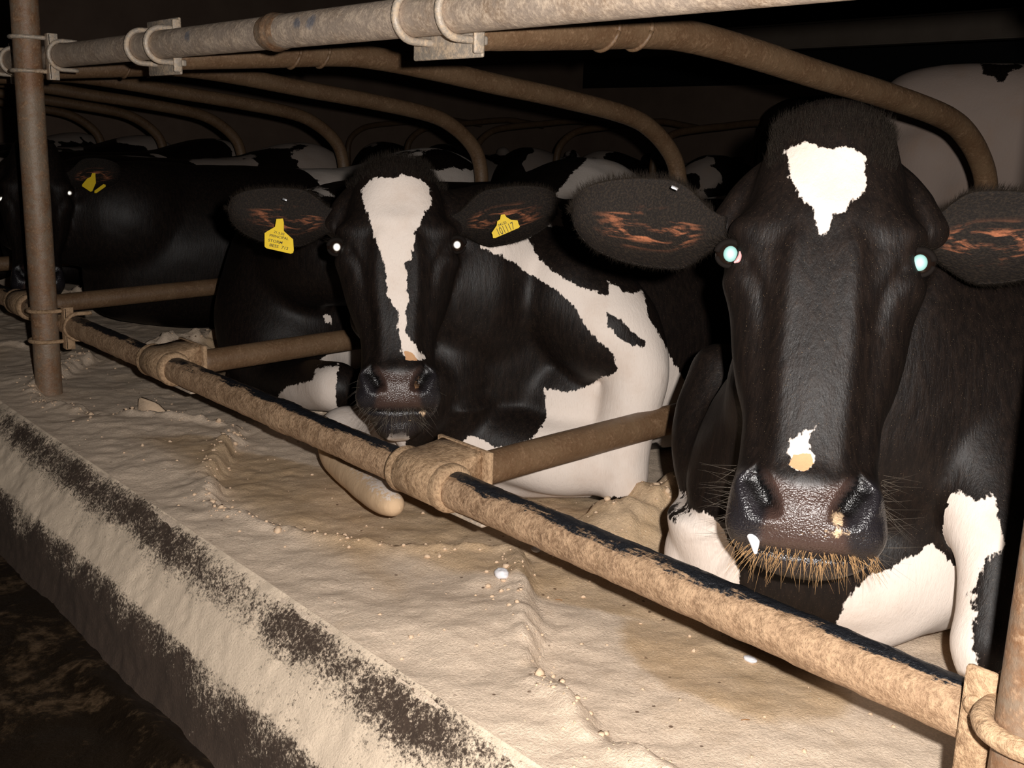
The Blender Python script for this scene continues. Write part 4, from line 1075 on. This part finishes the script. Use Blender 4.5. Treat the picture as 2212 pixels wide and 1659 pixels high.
def patB(V, N, L, ls, lt, at, cow):
    bvh = bvh_of(V, L, ls, lt)
    P = (V-OB)@AB.T/sB; q = P[:, [0, 2]]
    face = (P[:, 1] > -0.06) & (P[:, 2] > -0.42) & (np.abs(P[:, 0]) < 0.16) & (V[:, 1] < 0.40)
    f = poly_sd(q, head_px(blazeB, OB, AB, sB))
    chin = -np.hypot((q[:, 0]-0.0)/1.6, (q[:, 1]+0.375)) + 0.013
    f = np.maximum(f, chin)
    body = apply_polys(V, at, bvh, [wB1, wB2], [bB1])
    body = np.where((V[:, 1] > 1.3) & (V[:, 2] > 0.1), 0.25*fbm(V[:, 0]*3, V[:, 1]*3, V[:, 2]*3, seed=3), body)
    body = np.where((V@SD < pl(985, 800, 1, 0.3)@SD) & (V[:, 2] > 0.02) & (V[:, 1] > 0.0), -1, body)
    at['pat'][:] = np.where(face, f, body)
    pk = np.maximum(poly_sd(q, head_px(pinkB, OB, AB, sB)), poly_sd(q, head_px(pinkB2, OB, AB, sB))); at['pink'][:] = np.where(face, sstep(-0.003, 0.003, pk), 0)
    at['muz'][:] *= np.where(face, 1-sstep(-0.002, 0.003, poly_sd(q, head_px(blazeB, OB, AB, sB))), 1)
    legsoil = (V[:, 1] < 0.24)*sstep(-0.05, -0.13, V[:, 2])*sstep(-0.75, -0.70, V[:, 0])
    so = np.exp(-(((q[:, 0]-0.045)/0.010)**2+((q[:, 1]+0.328)/0.008)**2)) + np.exp(-(((q[:, 0]-0.02)/0.02)**2+((q[:, 1]+0.340)/0.003)**2))*0.6
    at['soil'][:] = np.where(face & (P[:, 1] > 0), so*0.7, legsoil*0.95)
cowB, VB, NB, atB, bodyB = build_cow('dairy_cow', 'black and white cow in the middle with a long white blaze and yellow ear tags', partsB, 0.0058, tuple(np.array([-0.46, 0.24, GZ])), M_coat, patB, (OB, AB, sB), wp=WPB)
eyes(cowB, OB, AB, sB, [(727, 534), (987, 529)], None, 8.5, 9, 2.09, M_pupB)
eB1, vE, aE = place_ear(cowB, OB, AB, sB, (738, 478), (492, 450), 2.14, 2.05, 0.059, 0.034, asym=0.12)
ear_hair(eB1, vE, aE, AB[1], 1500, 0.010, 0.0003)
eB2, vE, aE = place_ear(cowB, OB, AB, sB, (972, 487), (1205, 437), 2.14, 2.05, 0.058, 0.034, asym=-0.12)
ear_hair(eB2, vE, aE, AB[1], 1500, 0.010, 0.0003)
clip(eB1, (615, 431), 2.05)
Pl = (VB-OB)@AB.T/sB
mk = (Pl[:, 2] > 0.125) & (Pl[:, 2] < 0.24) & (Pl[:, 1] > -0.12) & (np.abs(Pl[:, 0]) < 0.10)
Vs, Fs = surf_strands(VB, NB, mk & ((atB['pat'] < 0) | (Pl[:, 2] > 0.16)), 4200, 0.014, 0.0003, lambda p, n: nrm(n*0.25 + AB[2]*1.0))
tag(mesh_obj('poll_hair', Vs, Fs, M_hair, cowB), kind='stuff')
rts = []; drs = []
for _ in range(150):
    x = random.uniform(-0.075, 0.075); z = -0.33 + 0.35*abs(x)**1.6 - random.uniform(-0.05*(abs(x) > 0.05), 0.045)
    y = 0.045*math.sqrt(max(0, 1-(x/0.088)**2)) - 0.012
    rts.append(hB(x, y, z)); drs.append(nrm(AB[1]*random.uniform(0.1, .6) + np.array([0, 0, -0.8]) + AB[0]*x*16))
Vs, Fs = strands(rts, drs, 0.030, 0.0003, bend=(0, 0, -0.2), jit=0.6, curl=0.25)
tag(mesh_obj('chin_whiskers', Vs, Fs, M_whsk, cowB), kind='stuff')

# ear tags: flat plastic plates with writing
def tag_plate(ear, pts_px, P0, n_, thick=0.0016, label=None):
    pts = [plane_hit(q[0], q[1], P0, n_) for q in pts_px]; m = len(pts)
    V = [p for p in pts] + [p - nrm(n_)*thick for p in pts]
    Fc = [list(range(m)), list(range(2*m-1, m-1, -1))] + [[i, i+m, (i+1) % m+m, (i+1) % m] for i in range(m)]
    bm = bmesh.new(); bv = [bm.verts.new(v) for v in V]
    for f in Fc: bm.faces.new([bv[i] for i in f])
    bmesh.ops.recalc_face_normals(bm, faces=bm.faces[:])
    V = np.array([v.co[:] for v in bm.verts]); bm.verts.index_update(); Fc = [[v.index for v in f.verts] for f in bm.faces]; bm.free()
    return V, Fc
def text_geo(s_, px, ang, hpx, P0, n_, Z, lift=0.0006, squash=1.0, thick=0.012):
    """writing lying on the plate; px centre, ang degrees anticlockwise in the photo"""
    cu = bpy.data.curves.new('writing', 'FONT'); cu.body = s_; cu.align_x = 'CENTER'; cu.align_y = 'CENTER'; cu.size = 1.0; cu.offset = thick
    cu.resolution_u = 3
    ob = bpy.data.objects.new('writing', cu); COL.objects.link(ob)
    dg = bpy.context.evaluated_depsgraph_get(); me = bpy.data.meshes.new_from_object(ob.evaluated_get(dg))
    V = np.array([v.co[:] for v in me.vertices]); Fc = [list(p.vertices) for p in me.polygons]
    bpy.data.objects.remove(ob); bpy.data.meshes.remove(me)
    a = math.radians(ang); n_ = nrm(n_)
    ux = nrm(math.cos(a)*RT + math.sin(a)*UP); ux = nrm(ux-np.dot(ux, n_)*n_); uy = np.cross(n_, ux)
    c = plane_hit(px[0], px[1], P0, n_) + n_*lift; k = hpx/0.70*Z/FPX
    return c + np.outer(V[:, 0]*k*squash, ux) + np.outer(V[:, 1]*k, uy), Fc
def make_tag(ear, outline, px0, Z, n_, texts, label):
    P0 = un(px0[0], px0[1], Z)
    plate = tag_plate(ear, outline, P0, n_); pr_ = [plate]; k0 = len(plate[1])
    for t in texts: pr_.append(text_geo(t[0], t[1], t[2], t[3], P0, n_, Z, squash=t[4] if len(t) > 4 else 1.0, thick=t[5] if len(t) > 5 else 0.012))
    V, Fc = join(pr_); mi = [0]*k0 + [1]*(len(Fc)-k0)
    o = mesh_obj('ear_tag', V, Fc, None, ear, smooth=False, mats=[M_tag, M_ink], midx=mi); o['label'] = label; return o
nB = nrm(-FW + 0.12*UP)
make_tag(eB1, [(597, 473), (611, 472), (613, 480), (613, 499), (633, 517), (634.5, 540), (633, 546), (628, 548), (575, 536), (571.5, 532), (571.5, 504), (575, 501), (594, 490)], (600, 510), 2.03, nB,
         [('21.5.03', (603, 504), -15, 5.2, 1.1), ('PRINCIPAL', (603, 512.5), -12, 5.6, 1.12), ('STORM', (595, 522), -12, 6.0, 1.15), ('BESS  712', (602.5, 533.5), -12, 6.2, 1.18)], 'yellow tag handwritten PRINCIPAL STORM BESS 712')
make_tag(eB2, [(1062, 503), (1073, 487), (1074, 478), (1080, 474), (1082, 464), (1090, 463), (1094, 469), (1104, 475), (1118, 476), (1120, 483), (1123, 489), (1121, 492), (1070, 514), (1065, 514), (1064, 507)], (1092, 495), 2.04, nB,
         [('101117', (1092, 495.5), 24, 17, 0.56, 0.0), ('04150', (1085, 484), 24, 6, 0.9)], 'yellow tag stamped 101117')

# ---------------------------------------------------------------- black cow with its head turned away (C)
pC = lambda x, y, yy: list(pl(x, y, 1, yy))
partsC = [torso(-1.50, 0.40, -0.06, 0.99, -0.06)]
partsC.append(ball_tube([pC(640, 540, 0.75)+[0.20], pC(620, 600, 0.62)+[0.20], pC(612, 690, 0.55)+[0.21], pC(625, 770, 0.52)+[0.19], pC(640, 830, 0.50)+[0.14]]))
partsC.append(ell_tube([[-1.56, 0.95, 0.16, 0.24, 0.24], [-1.52, 0.70, 0.20, 0.20, 0.22], [-1.40, 0.56, 0.23, 0.15, 0.18], [-1.24, 0.52, 0.24, 0.12, 0.15], [-1.12, 0.60, 0.22, 0.10, 0.12]]))
partsC.append(ball_tube([pC(560, 830, 0.50)+[0.11], pC(640, 830, 0.42)+[0.08], pC(730, 835, 0.36)+[0.07]]))
OC, AC_ = frame_head(np.array([-1.03, 0.50, 0.12]), 20, 0, 0)
AC_ = np.array([[0.55, -0.83, 0.0], [0.80, 0.53, 0.28], [-0.235, -0.155, 0.96]]); AC_[0] = nrm(AC_[0]); AC_[2] = nrm(np.cross(AC_[0], AC_[1])); AC_[1] = np.cross(AC_[2], AC_[0])
wC = [[0.42, (596, 862), (640, 812), (655, 806), (700, 790), (706, 770), (745, 770), (745, 866)], [(697, 682), (706, 678), (716, 680), (716, 702), (704, 698)], [(700, 722), (730, 718), (730, 728), (700, 730)],
      [(598, 412), (612, 404), (640, 401), (662, 414), (668, 428), (640, 422)], [(672, 404), (705, 410), (724, 425), (700, 424)],
      [(1195, 470), (1200, 420), (1240, 370), (1300, 318), (1400, 318), (1450, 380), (1450, 480), (1195, 500)]]
bC = [(1345, 343), (1390, 348), (1388, 354), (1366, 362), (1350, 354)]
def patC(V, N, L, ls, lt, at, cow):
    bvh = bvh_of(V, L, ls, lt)
    at['pat'][:] = apply_polys(V, at, bvh, wC, [bC])
cowC, VC, NC, atC, bodyC = build_cow('dairy_cow', 'black cow behind the tagged cow, its head hidden, white patch low on its chest', partsC, 0.010, (-1.50, 0.36, GZ), M_coat, patC, None, False)

# ---------------------------------------------------------------- black cow facing us behind the far post (D)
OD, AD = frame_head(un(78, 421, 3.68), 15, 3)
sD = 1.0
partsD = [torso(-2.60, 0.34, 0.0, 1.0)]
hD = lambda x, y, z: OD + x*AD[0] + y*AD[1] + z*AD[2]
partsD.append(ell_tube([list(hD(0, -0.11, 0.05))+[0.085, 0.14], list(hD(0.0, -0.2, -0.02))+[0.10, 0.17], [-2.5, 0.42, 0.26, 0.15, 0.20], [-2.58, 0.62, 0.22, 0.22, 0.24], [-2.6, 0.85, 0.16, 0.26, 0.26]]))
cowD, VD, ND, atD, bodyD = build_cow('dairy_cow', 'dark cow facing us behind the left post, one bright eye and a tilted yellow tag', partsD, 0.009, (-2.60, 0.34, GZ), M_coat,
    lambda V, N, L, ls, lt, at, cow: at['pat'].__setitem__(slice(None), np.where(V[:, 1] > 1.2, np.minimum(0.05, 0.12*fbm(V[:, 0]*3, V[:, 1]*3, V[:, 2]*3, seed=13)), -1)), (OD, AD, sD))
eyes(cowD, OD, AD, sD, [(3, 430), (150, 417)], None, 5.5, 5.5, 3.66, M_pupB, lids=False)
eD1, vE, aE = place_ear(cowD, OD, AD, sD, (20, 395), (-110, 380), 3.75, 3.72, 0.058)
eD2, vE, aE = place_ear(cowD, OD, AD, sD, (140, 385), (262, 372), 3.75, 3.72, 0.058)
make_tag(eD2, [(199, 374), (206, 374), (206, 380), (207, 395), (199, 413), (195, 414), (177, 402), (178, 398), (188, 386), (196, 382)], (195, 395), 3.64, nB, [('712', (194, 396), -35, 6, 1.0)], 'tilted yellow tag')
bpy.data.objects.remove([q for q in bpy.data.objects if q.parent == eD2 and q.name.startswith('ear_tag')][0])
make_tag(eD2, [(199, 374), (206, 374), (206, 380), (207, 395), (199, 413), (195, 414), (177, 402), (178, 398), (188, 386), (196, 382)], (195, 395), 3.64, nB, [], 'tilted yellow tag, its writing unreadable')
make_tag(eD2, [(204, 412), (223, 398), (228, 399), (228, 403), (208, 417), (204, 417)], (215, 407), 3.64, nB, [], 'second yellow tag seen edge on')

# ---------------------------------------------------------------- more cows of the near row, farther off, and the opposite row
def generic_cow_parts():
    p = [torso(0, 0, 0, 1.0, 0.0, 36)]
    p.append(ell_tube([[0, -0.17, 0.34, 0.09, 0.11], [0, -0.02, 0.27, 0.12, 0.17], [0.02, 0.16, 0.20, 0.18, 0.22], [0.02, 0.45, 0.14, 0.24, 0.24]]))
    O = np.array([0.0, -0.26, 0.33]); A = np.array([[1.0, 0, 0], [0, -0.88, 0.475], [0, 0.475, 0.88]]); A = A*np.array([[1], [1], [1]])
    p.append(ball_tube([[0.20, 0.25, -0.05, 0.09], [0.24, 0.08, -0.10, 0.06], [0.22, -0.02, -0.15, 0.045]]))
    p.append(ball_tube([[-0.20, 0.25, -0.05, 0.09], [-0.24, 0.08, -0.10, 0.06], [-0.22, -0.02, -0.15, 0.045]]))
    p.append(ball_tube([[0.25, 1.45, 0.05, 0.16], [0.40, 1.15, -0.05, 0.10], [0.43, 1.35, -0.13, 0.06], [0.45, 1.05, -0.16, 0.045]]))
    return p, (O, A, 1.0)
gp, gh = generic_cow_parts()
cowE, VE_, NE_, atE, bodyE = build_cow('dairy_cow', 'dim cow lying in the fifth bed from the right', gp, 0.013, (0, 0, GZ), M_far, None, gh)
for sg in (-1, 1):
    b = gh[0] + sg*0.085*gh[1][0] - 0.05*gh[1][1] + 0.07*gh[1][2]; t = b + np.array([sg*0.17, 0.01, 0.01])
    V, Fc, at = ear_mesh(b, t, 0.05, np.array([0, -1.0, 0.2])); e = mesh_obj('ear', V, Fc, M_far, cowE)
def put_cow(src, x, y, rot, label, z=GZ, group='dairy cows lying in the stalls'):
    c = copy_tree(src); c.location = (x, y, z); c.rotation_euler = (0, 0, rot); c['label'] = label; c['group'] = group; return c
names_ = ['sixth', 'seventh', 'eighth']
cowE.location = (-3.92, 0.42, GZ)
for k, (x, y) in enumerate([(-5.02, 0.40), (-6.15, 0.45), (-7.3, 0.38)]):
    put_cow(cowE, x, y, random.uniform(-0.05, 0.05), 'dim cow lying in the %s bed from the right, only its back showing' % names_[k])
for k, x in enumerate([-8.3, -7.15, -6.0, -4.92, -3.8, -2.7, -1.55]):
    put_cow(cowE, x, 7.0, math.pi + random.uniform(-0.06, 0.06), 'dim patched cow lying in the opposite row, %s of its row from the left' % (['first', 'second', 'third', 'fourth', 'fifth', 'sixth', 'seventh'][k]), group='cows lying in the opposite row')

# standing cows in the alley behind
def standing_parts():
    z0 = FLOORZ
    T = [(-0.02, 0.05, 1.10, 0.06, 0.06), (0.0, 0.14, 1.08, 0.16, 0.18), (0.10, 0.23, 1.06, 0.26, 0.30), (0.35, 0.27, 1.02, 0.33, 0.34), (0.75, 0.33, 0.98, 0.36, 0.40), (1.2, 0.30, 1.02, 0.34, 0.36), (1.55, 0.22, 1.05, 0.32, 0.34), (1.72, 0.12, 1.05, 0.22, 0.26), (1.76, 0.04, 1.05, 0.1, 0.1)]
    P = catmull(np.array(T), 5); th = np.linspace(0, 2*math.pi, 36, endpoint=False); rings = []
    for y, hw, cz, hu, hd in P:
        c, s = np.cos(th), np.sin(th); z = np.where(s > 0, cz+hu*np.abs(s), cz-hd*np.abs(s)); x = hw*np.sign(c)*np.abs(c)**0.8
        rings.append(np.stack([np.full_like(x, y), x, z0+z], 1))
    p = [ring_tube(rings)]
    for xx, sy in ((0.22, 0.17), (0.24, -0.17)):
        p.append(ball_tube([[xx, sy*0.8, z0+0.95, 0.20], [xx-0.06, sy, z0+0.72, 0.13], [xx-0.10, sy, z0+0.55, 0.07], [xx-0.14, sy, z0+0.44, 0.055], [xx-0.04, sy, z0+0.22, 0.042], [xx-0.02, sy, z0+0.07, 0.05], [xx+0.03, sy, z0+0.03, 0.05]]))
    for xx, sy in ((1.50, 0.15), (1.48, -0.15)):
        p.append(ball_tube([[xx, sy*0.8, z0+0.85, 0.14], [xx, sy, z0+0.62, 0.08], [xx, sy, z0+0.42, 0.058], [xx, sy, z0+0.22, 0.04], [xx, sy, z0+0.07, 0.05], [xx+0.03, sy, z0+0.03, 0.05]]))
    p.append(ell_tube([[1.45, 0, z0+1.08, 0.16, 0.26], [1.75, 0, z0+1.12, 0.12, 0.20], [2.0, 0, z0+1.18, 0.09, 0.14]]))
    p.append(ell_tube([[1.92, 0, z0+1.24, 0.09, 0.12], [2.1, 0, z0+1.14, 0.11, 0.13], [2.3, 0, z0+0.98, 0.08, 0.09], [2.42, 0, z0+0.90, 0.075, 0.07]]))
    p.append(ball_tube([[-0.0, 0, z0+1.22, 0.03], [-0.06, 0, z0+1.05, 0.025], [-0.06, 0, z0+0.7, 0.02], [-0.05, 0, z0+0.5, 0.04], [-0.05, 0, z0+0.42, 0.02]]))
    p.append(ball_tube([[0.50, 0, z0+0.68, 0.16], [0.42, 0, z0+0.58, 0.15]]))
    return p
def stand_pat(px_list, blackspots, base):
    def f(V, N, L, ls, lt, at, cow):
        bvh = bvh_of(V, L, ls, lt)
        if base > 0:
            pat = np.full(len(V), 1.0); Q = np.stack([V@SD, V[:, 2]], 1)
            for pg in blackspots: pat = np.minimum(pat, -poly_sd(Q, px_to_body(pg, bvh)))
        else:
            pat = apply_polys(V, at, bvh, px_list)
        at['pat'][:] = pat
    return f
def shift(parts, x, y, ang, z=0):
    c, s = math.cos(ang), math.sin(ang); R_ = np.array([[c, s, 0], [-s, c, 0], [0, 0, 1]])
    return [(np.asarray(v)@R_ + np.array([x, y, z]), f) for v, f in parts]
ps = shift(standing_parts(), -1.02, 3.02, 0.35, 0.03)
cowS, *_ = build_cow('dairy_cow', 'pale standing cow behind the nearest cow, small black spot near its spine', ps, 0.012, (-0.3, 3.2, FLOORZ), M_pale, stand_pat([], [[(2122, 160), (2135, 133), (2160, 140), (2200, 138), (2212, 145), (2180, 155), (2168, 178), (2155, 176), (2148, 166)]], 1), None, False)
cowS['group'] = 'cows standing in the alley'
ps = shift(standing_parts(), -2.62, 4.45, 0.22, 0.0)
cowS2, *_ = build_cow('dairy_cow', 'black standing cow far behind, above the divider, small white patch on its rump', ps, 0.014, (-1.5, 4.6, FLOORZ), M_pale, stand_pat([[(1766, 108), (1800, 104), (1794, 135), (1764, 130)]], [], 0), None, False)
cowS2['group'] = 'cows standing in the alley'

# ------------------------------------------------------------------ small things
def lump(name, c, r, mat, label, cat, group=None, sq=(1, 1, 0.6), amp=0.25, seed=0, n=20):
    V, Fc = uv_ball((0, 0, 0), 1.0, n); d = 1+amp*fbm(V[:, 0]*2.2+seed, V[:, 1]*2.2, V[:, 2]*2.2, seed=seed)
    V = V*d[:, None]*r*np.array(sq) + np.array(c)
    o = mesh_obj(name, V, Fc, mat); return tag(o, label, cat, group)
def on_sand(px, py):
    z = -0.185
    for _ in range(6):
        p = pl(px, py, 2, z); z = float(sand_h(np.array([p[0]]), np.array([p[1]]))[0])
    return np.array([p[0], p[1], z])
p = on_sand(1083, 1246); lump('downy_blob', p+np.array([0, 0, 0.006]), 0.0125, M_white, 'larger bright white downy blob on the sand in front of the middle cow', 'blob', sq=(1.2, 0.9, 0.8))
V, Fc = strands([p+0.01*RT*0.4], [nrm(0.6*RT-0.7*UP)], 0.016, 0.003); 
p = on_sand(1157, 1194); lump('downy_blob', p+np.array([0, 0, 0.004]), 0.0085, M_white, 'small whitish downy blob on the sand close under the lower rail', 'blob', sq=(1.2, 0.9, 0.6), seed=3)
p = on_sand(1620, 1428); lump('downy_blob', p+np.array([0, 0, 0.003]), 0.0085, M_white, 'pale flat downy blob on the damp sand right of centre', 'blob', sq=(1.4, 0.9, 0.5), seed=5)
# wedge of caked sand standing up near the front edge
p = on_sand(322, 893)
V = np.array([p+q for q in (-0.036*RT, 0.052*RT, 0.010*RT+0.010*UP-0.03*RT, -0.036*RT+0.006*RT+0.045*UP, 0.020*RT+0.026*UP, 0.045*RT+0.002*UP)]); bk = nrm(np.array([FW[0], FW[1], 0]))*0.02
o2 = [V[0], V[1], V[5], V[4], V[3]]; m = 5
VV = np.array(o2 + [q+bk for q in o2]); VV[:2, 2] -= 0.02; VV[5:7, 2] -= 0.02
Fc = [[0, 1, 2, 3, 4], [9, 8, 7, 6, 5]] + [[i, i+5, (i+1) % 5+5, (i+1) % 5] for i in range(5)]
bm = bmesh.new(); bv = [bm.verts.new(v) for v in VV]
for f in Fc: bm.faces.new([bv[i] for i in f])
bmesh.ops.recalc_face_normals(bm, faces=bm.faces[:]); bmesh.ops.bevel(bm, geom=bm.edges[:], offset=0.004, segments=2, affect='EDGES')
VV = np.array([v.co[:] for v in bm.verts]); bm.verts.index_update(); Fc = [[v.index for v in f.verts] for f in bm.faces]; bm.free()
tag(mesh_obj('sand_clod', VV, Fc, M_clod), 'upright wedge of caked sand near the far post', 'clod')
# crumbs of sand along the banks: nobody could count them
cr = []; base = 0
def crumb(c, r):
    bm = bmesh.new(); bmesh.ops.create_icosphere(bm, subdivisions=1, radius=r)
    V = np.array([v.co[:] for v in bm.verts]); V = V*(1+0.25*rng.standard_normal((len(V), 1)))*np.array([1, 1, 0.75]) + c
    bm.verts.index_update(); Fc = [[v.index for v in f.verts] for f in bm.faces]; bm.free(); return V, Fc
for k in range(1500):
    if k < 700:
        d0 = random.choice((0, 0, 1, 1, 2, 3)); x = -d0*S + random.gauss(0.03, 0.08); y = random.uniform(0.25, 1.2)
    elif k < 1150:
        x = random.uniform(-2.4, 1.0); ph = abs(math.sin(math.pi*x/S)); y = 0.02+0.17*(1-ph)-0.14*ph + 0.05*float(fbm(np.array([x*2.2]), np.array([0.0]), seed=3)[0]) + random.gauss(-0.01, 0.02)
        y = max(y, -0.24)
    else:
        x = random.uniform(-2.6, 1.2); y = random.uniform(-0.22, 0.4)
    r = abs(random.gauss(0.0012, 0.0015))+0.0009
    if k % 16 == 0 and k < 1150: r = random.uniform(0.004, 0.009)
    z = float(sand_h(np.array([x]), np.array([y]))[0]); cr.append(crumb(np.array([x, y, z+r*0.2]), r))
V, Fc = join(cr); tag(mesh_obj('sand_crumbs', V, Fc, M_clod), 'scattered crumbs of sand on the bedding', 'sand', kind='stuff')
# bits of straw
for k, (px, py, a) in enumerate([(1610, 1558, 0.1), (1430, 1640, 0.6), (1207, 1298, -0.3)]):
    p = on_sand(px, py)+np.array([0, 0, 0.002]); d = nrm(math.cos(a)*_rt + math.sin(a)*np.array([FW[0], FW[1], 0]))
    V, Fc = pipe(np.array([p-d*0.006, p+np.array([0, 0, 0.001]), p+d*0.006]), 0.0007, 6)
    tag(mesh_obj('straw_bit', V, Fc, M_straw), ['short reddish straw bit on the damp sand at lower right', 'short straw bit on the pale sand at the bottom edge', 'thin straw bit on the sand below the middle of the lower rail'][k], 'straw')
# roof beams over the opposite row
for k, (yy, zz) in enumerate([(6.2, 1.35), (9.3, 1.75)]):
    V, Fc = join([box((-2.2, yy, zz), 15.0, 0.10, 0.012, bev=0.002), box((-2.2, yy, zz+0.09), 15.0, 0.012, 0.18, bev=0.002), box((-2.2, yy, zz+0.18), 15.0, 0.10, 0.012, bev=0.002)])
    tag(mesh_obj('steel_beam', V, Fc, M_beam, smooth=False), ['dim lower steel beam behind the alley', 'dim upper steel beam at the far wall'][k], 'beam')
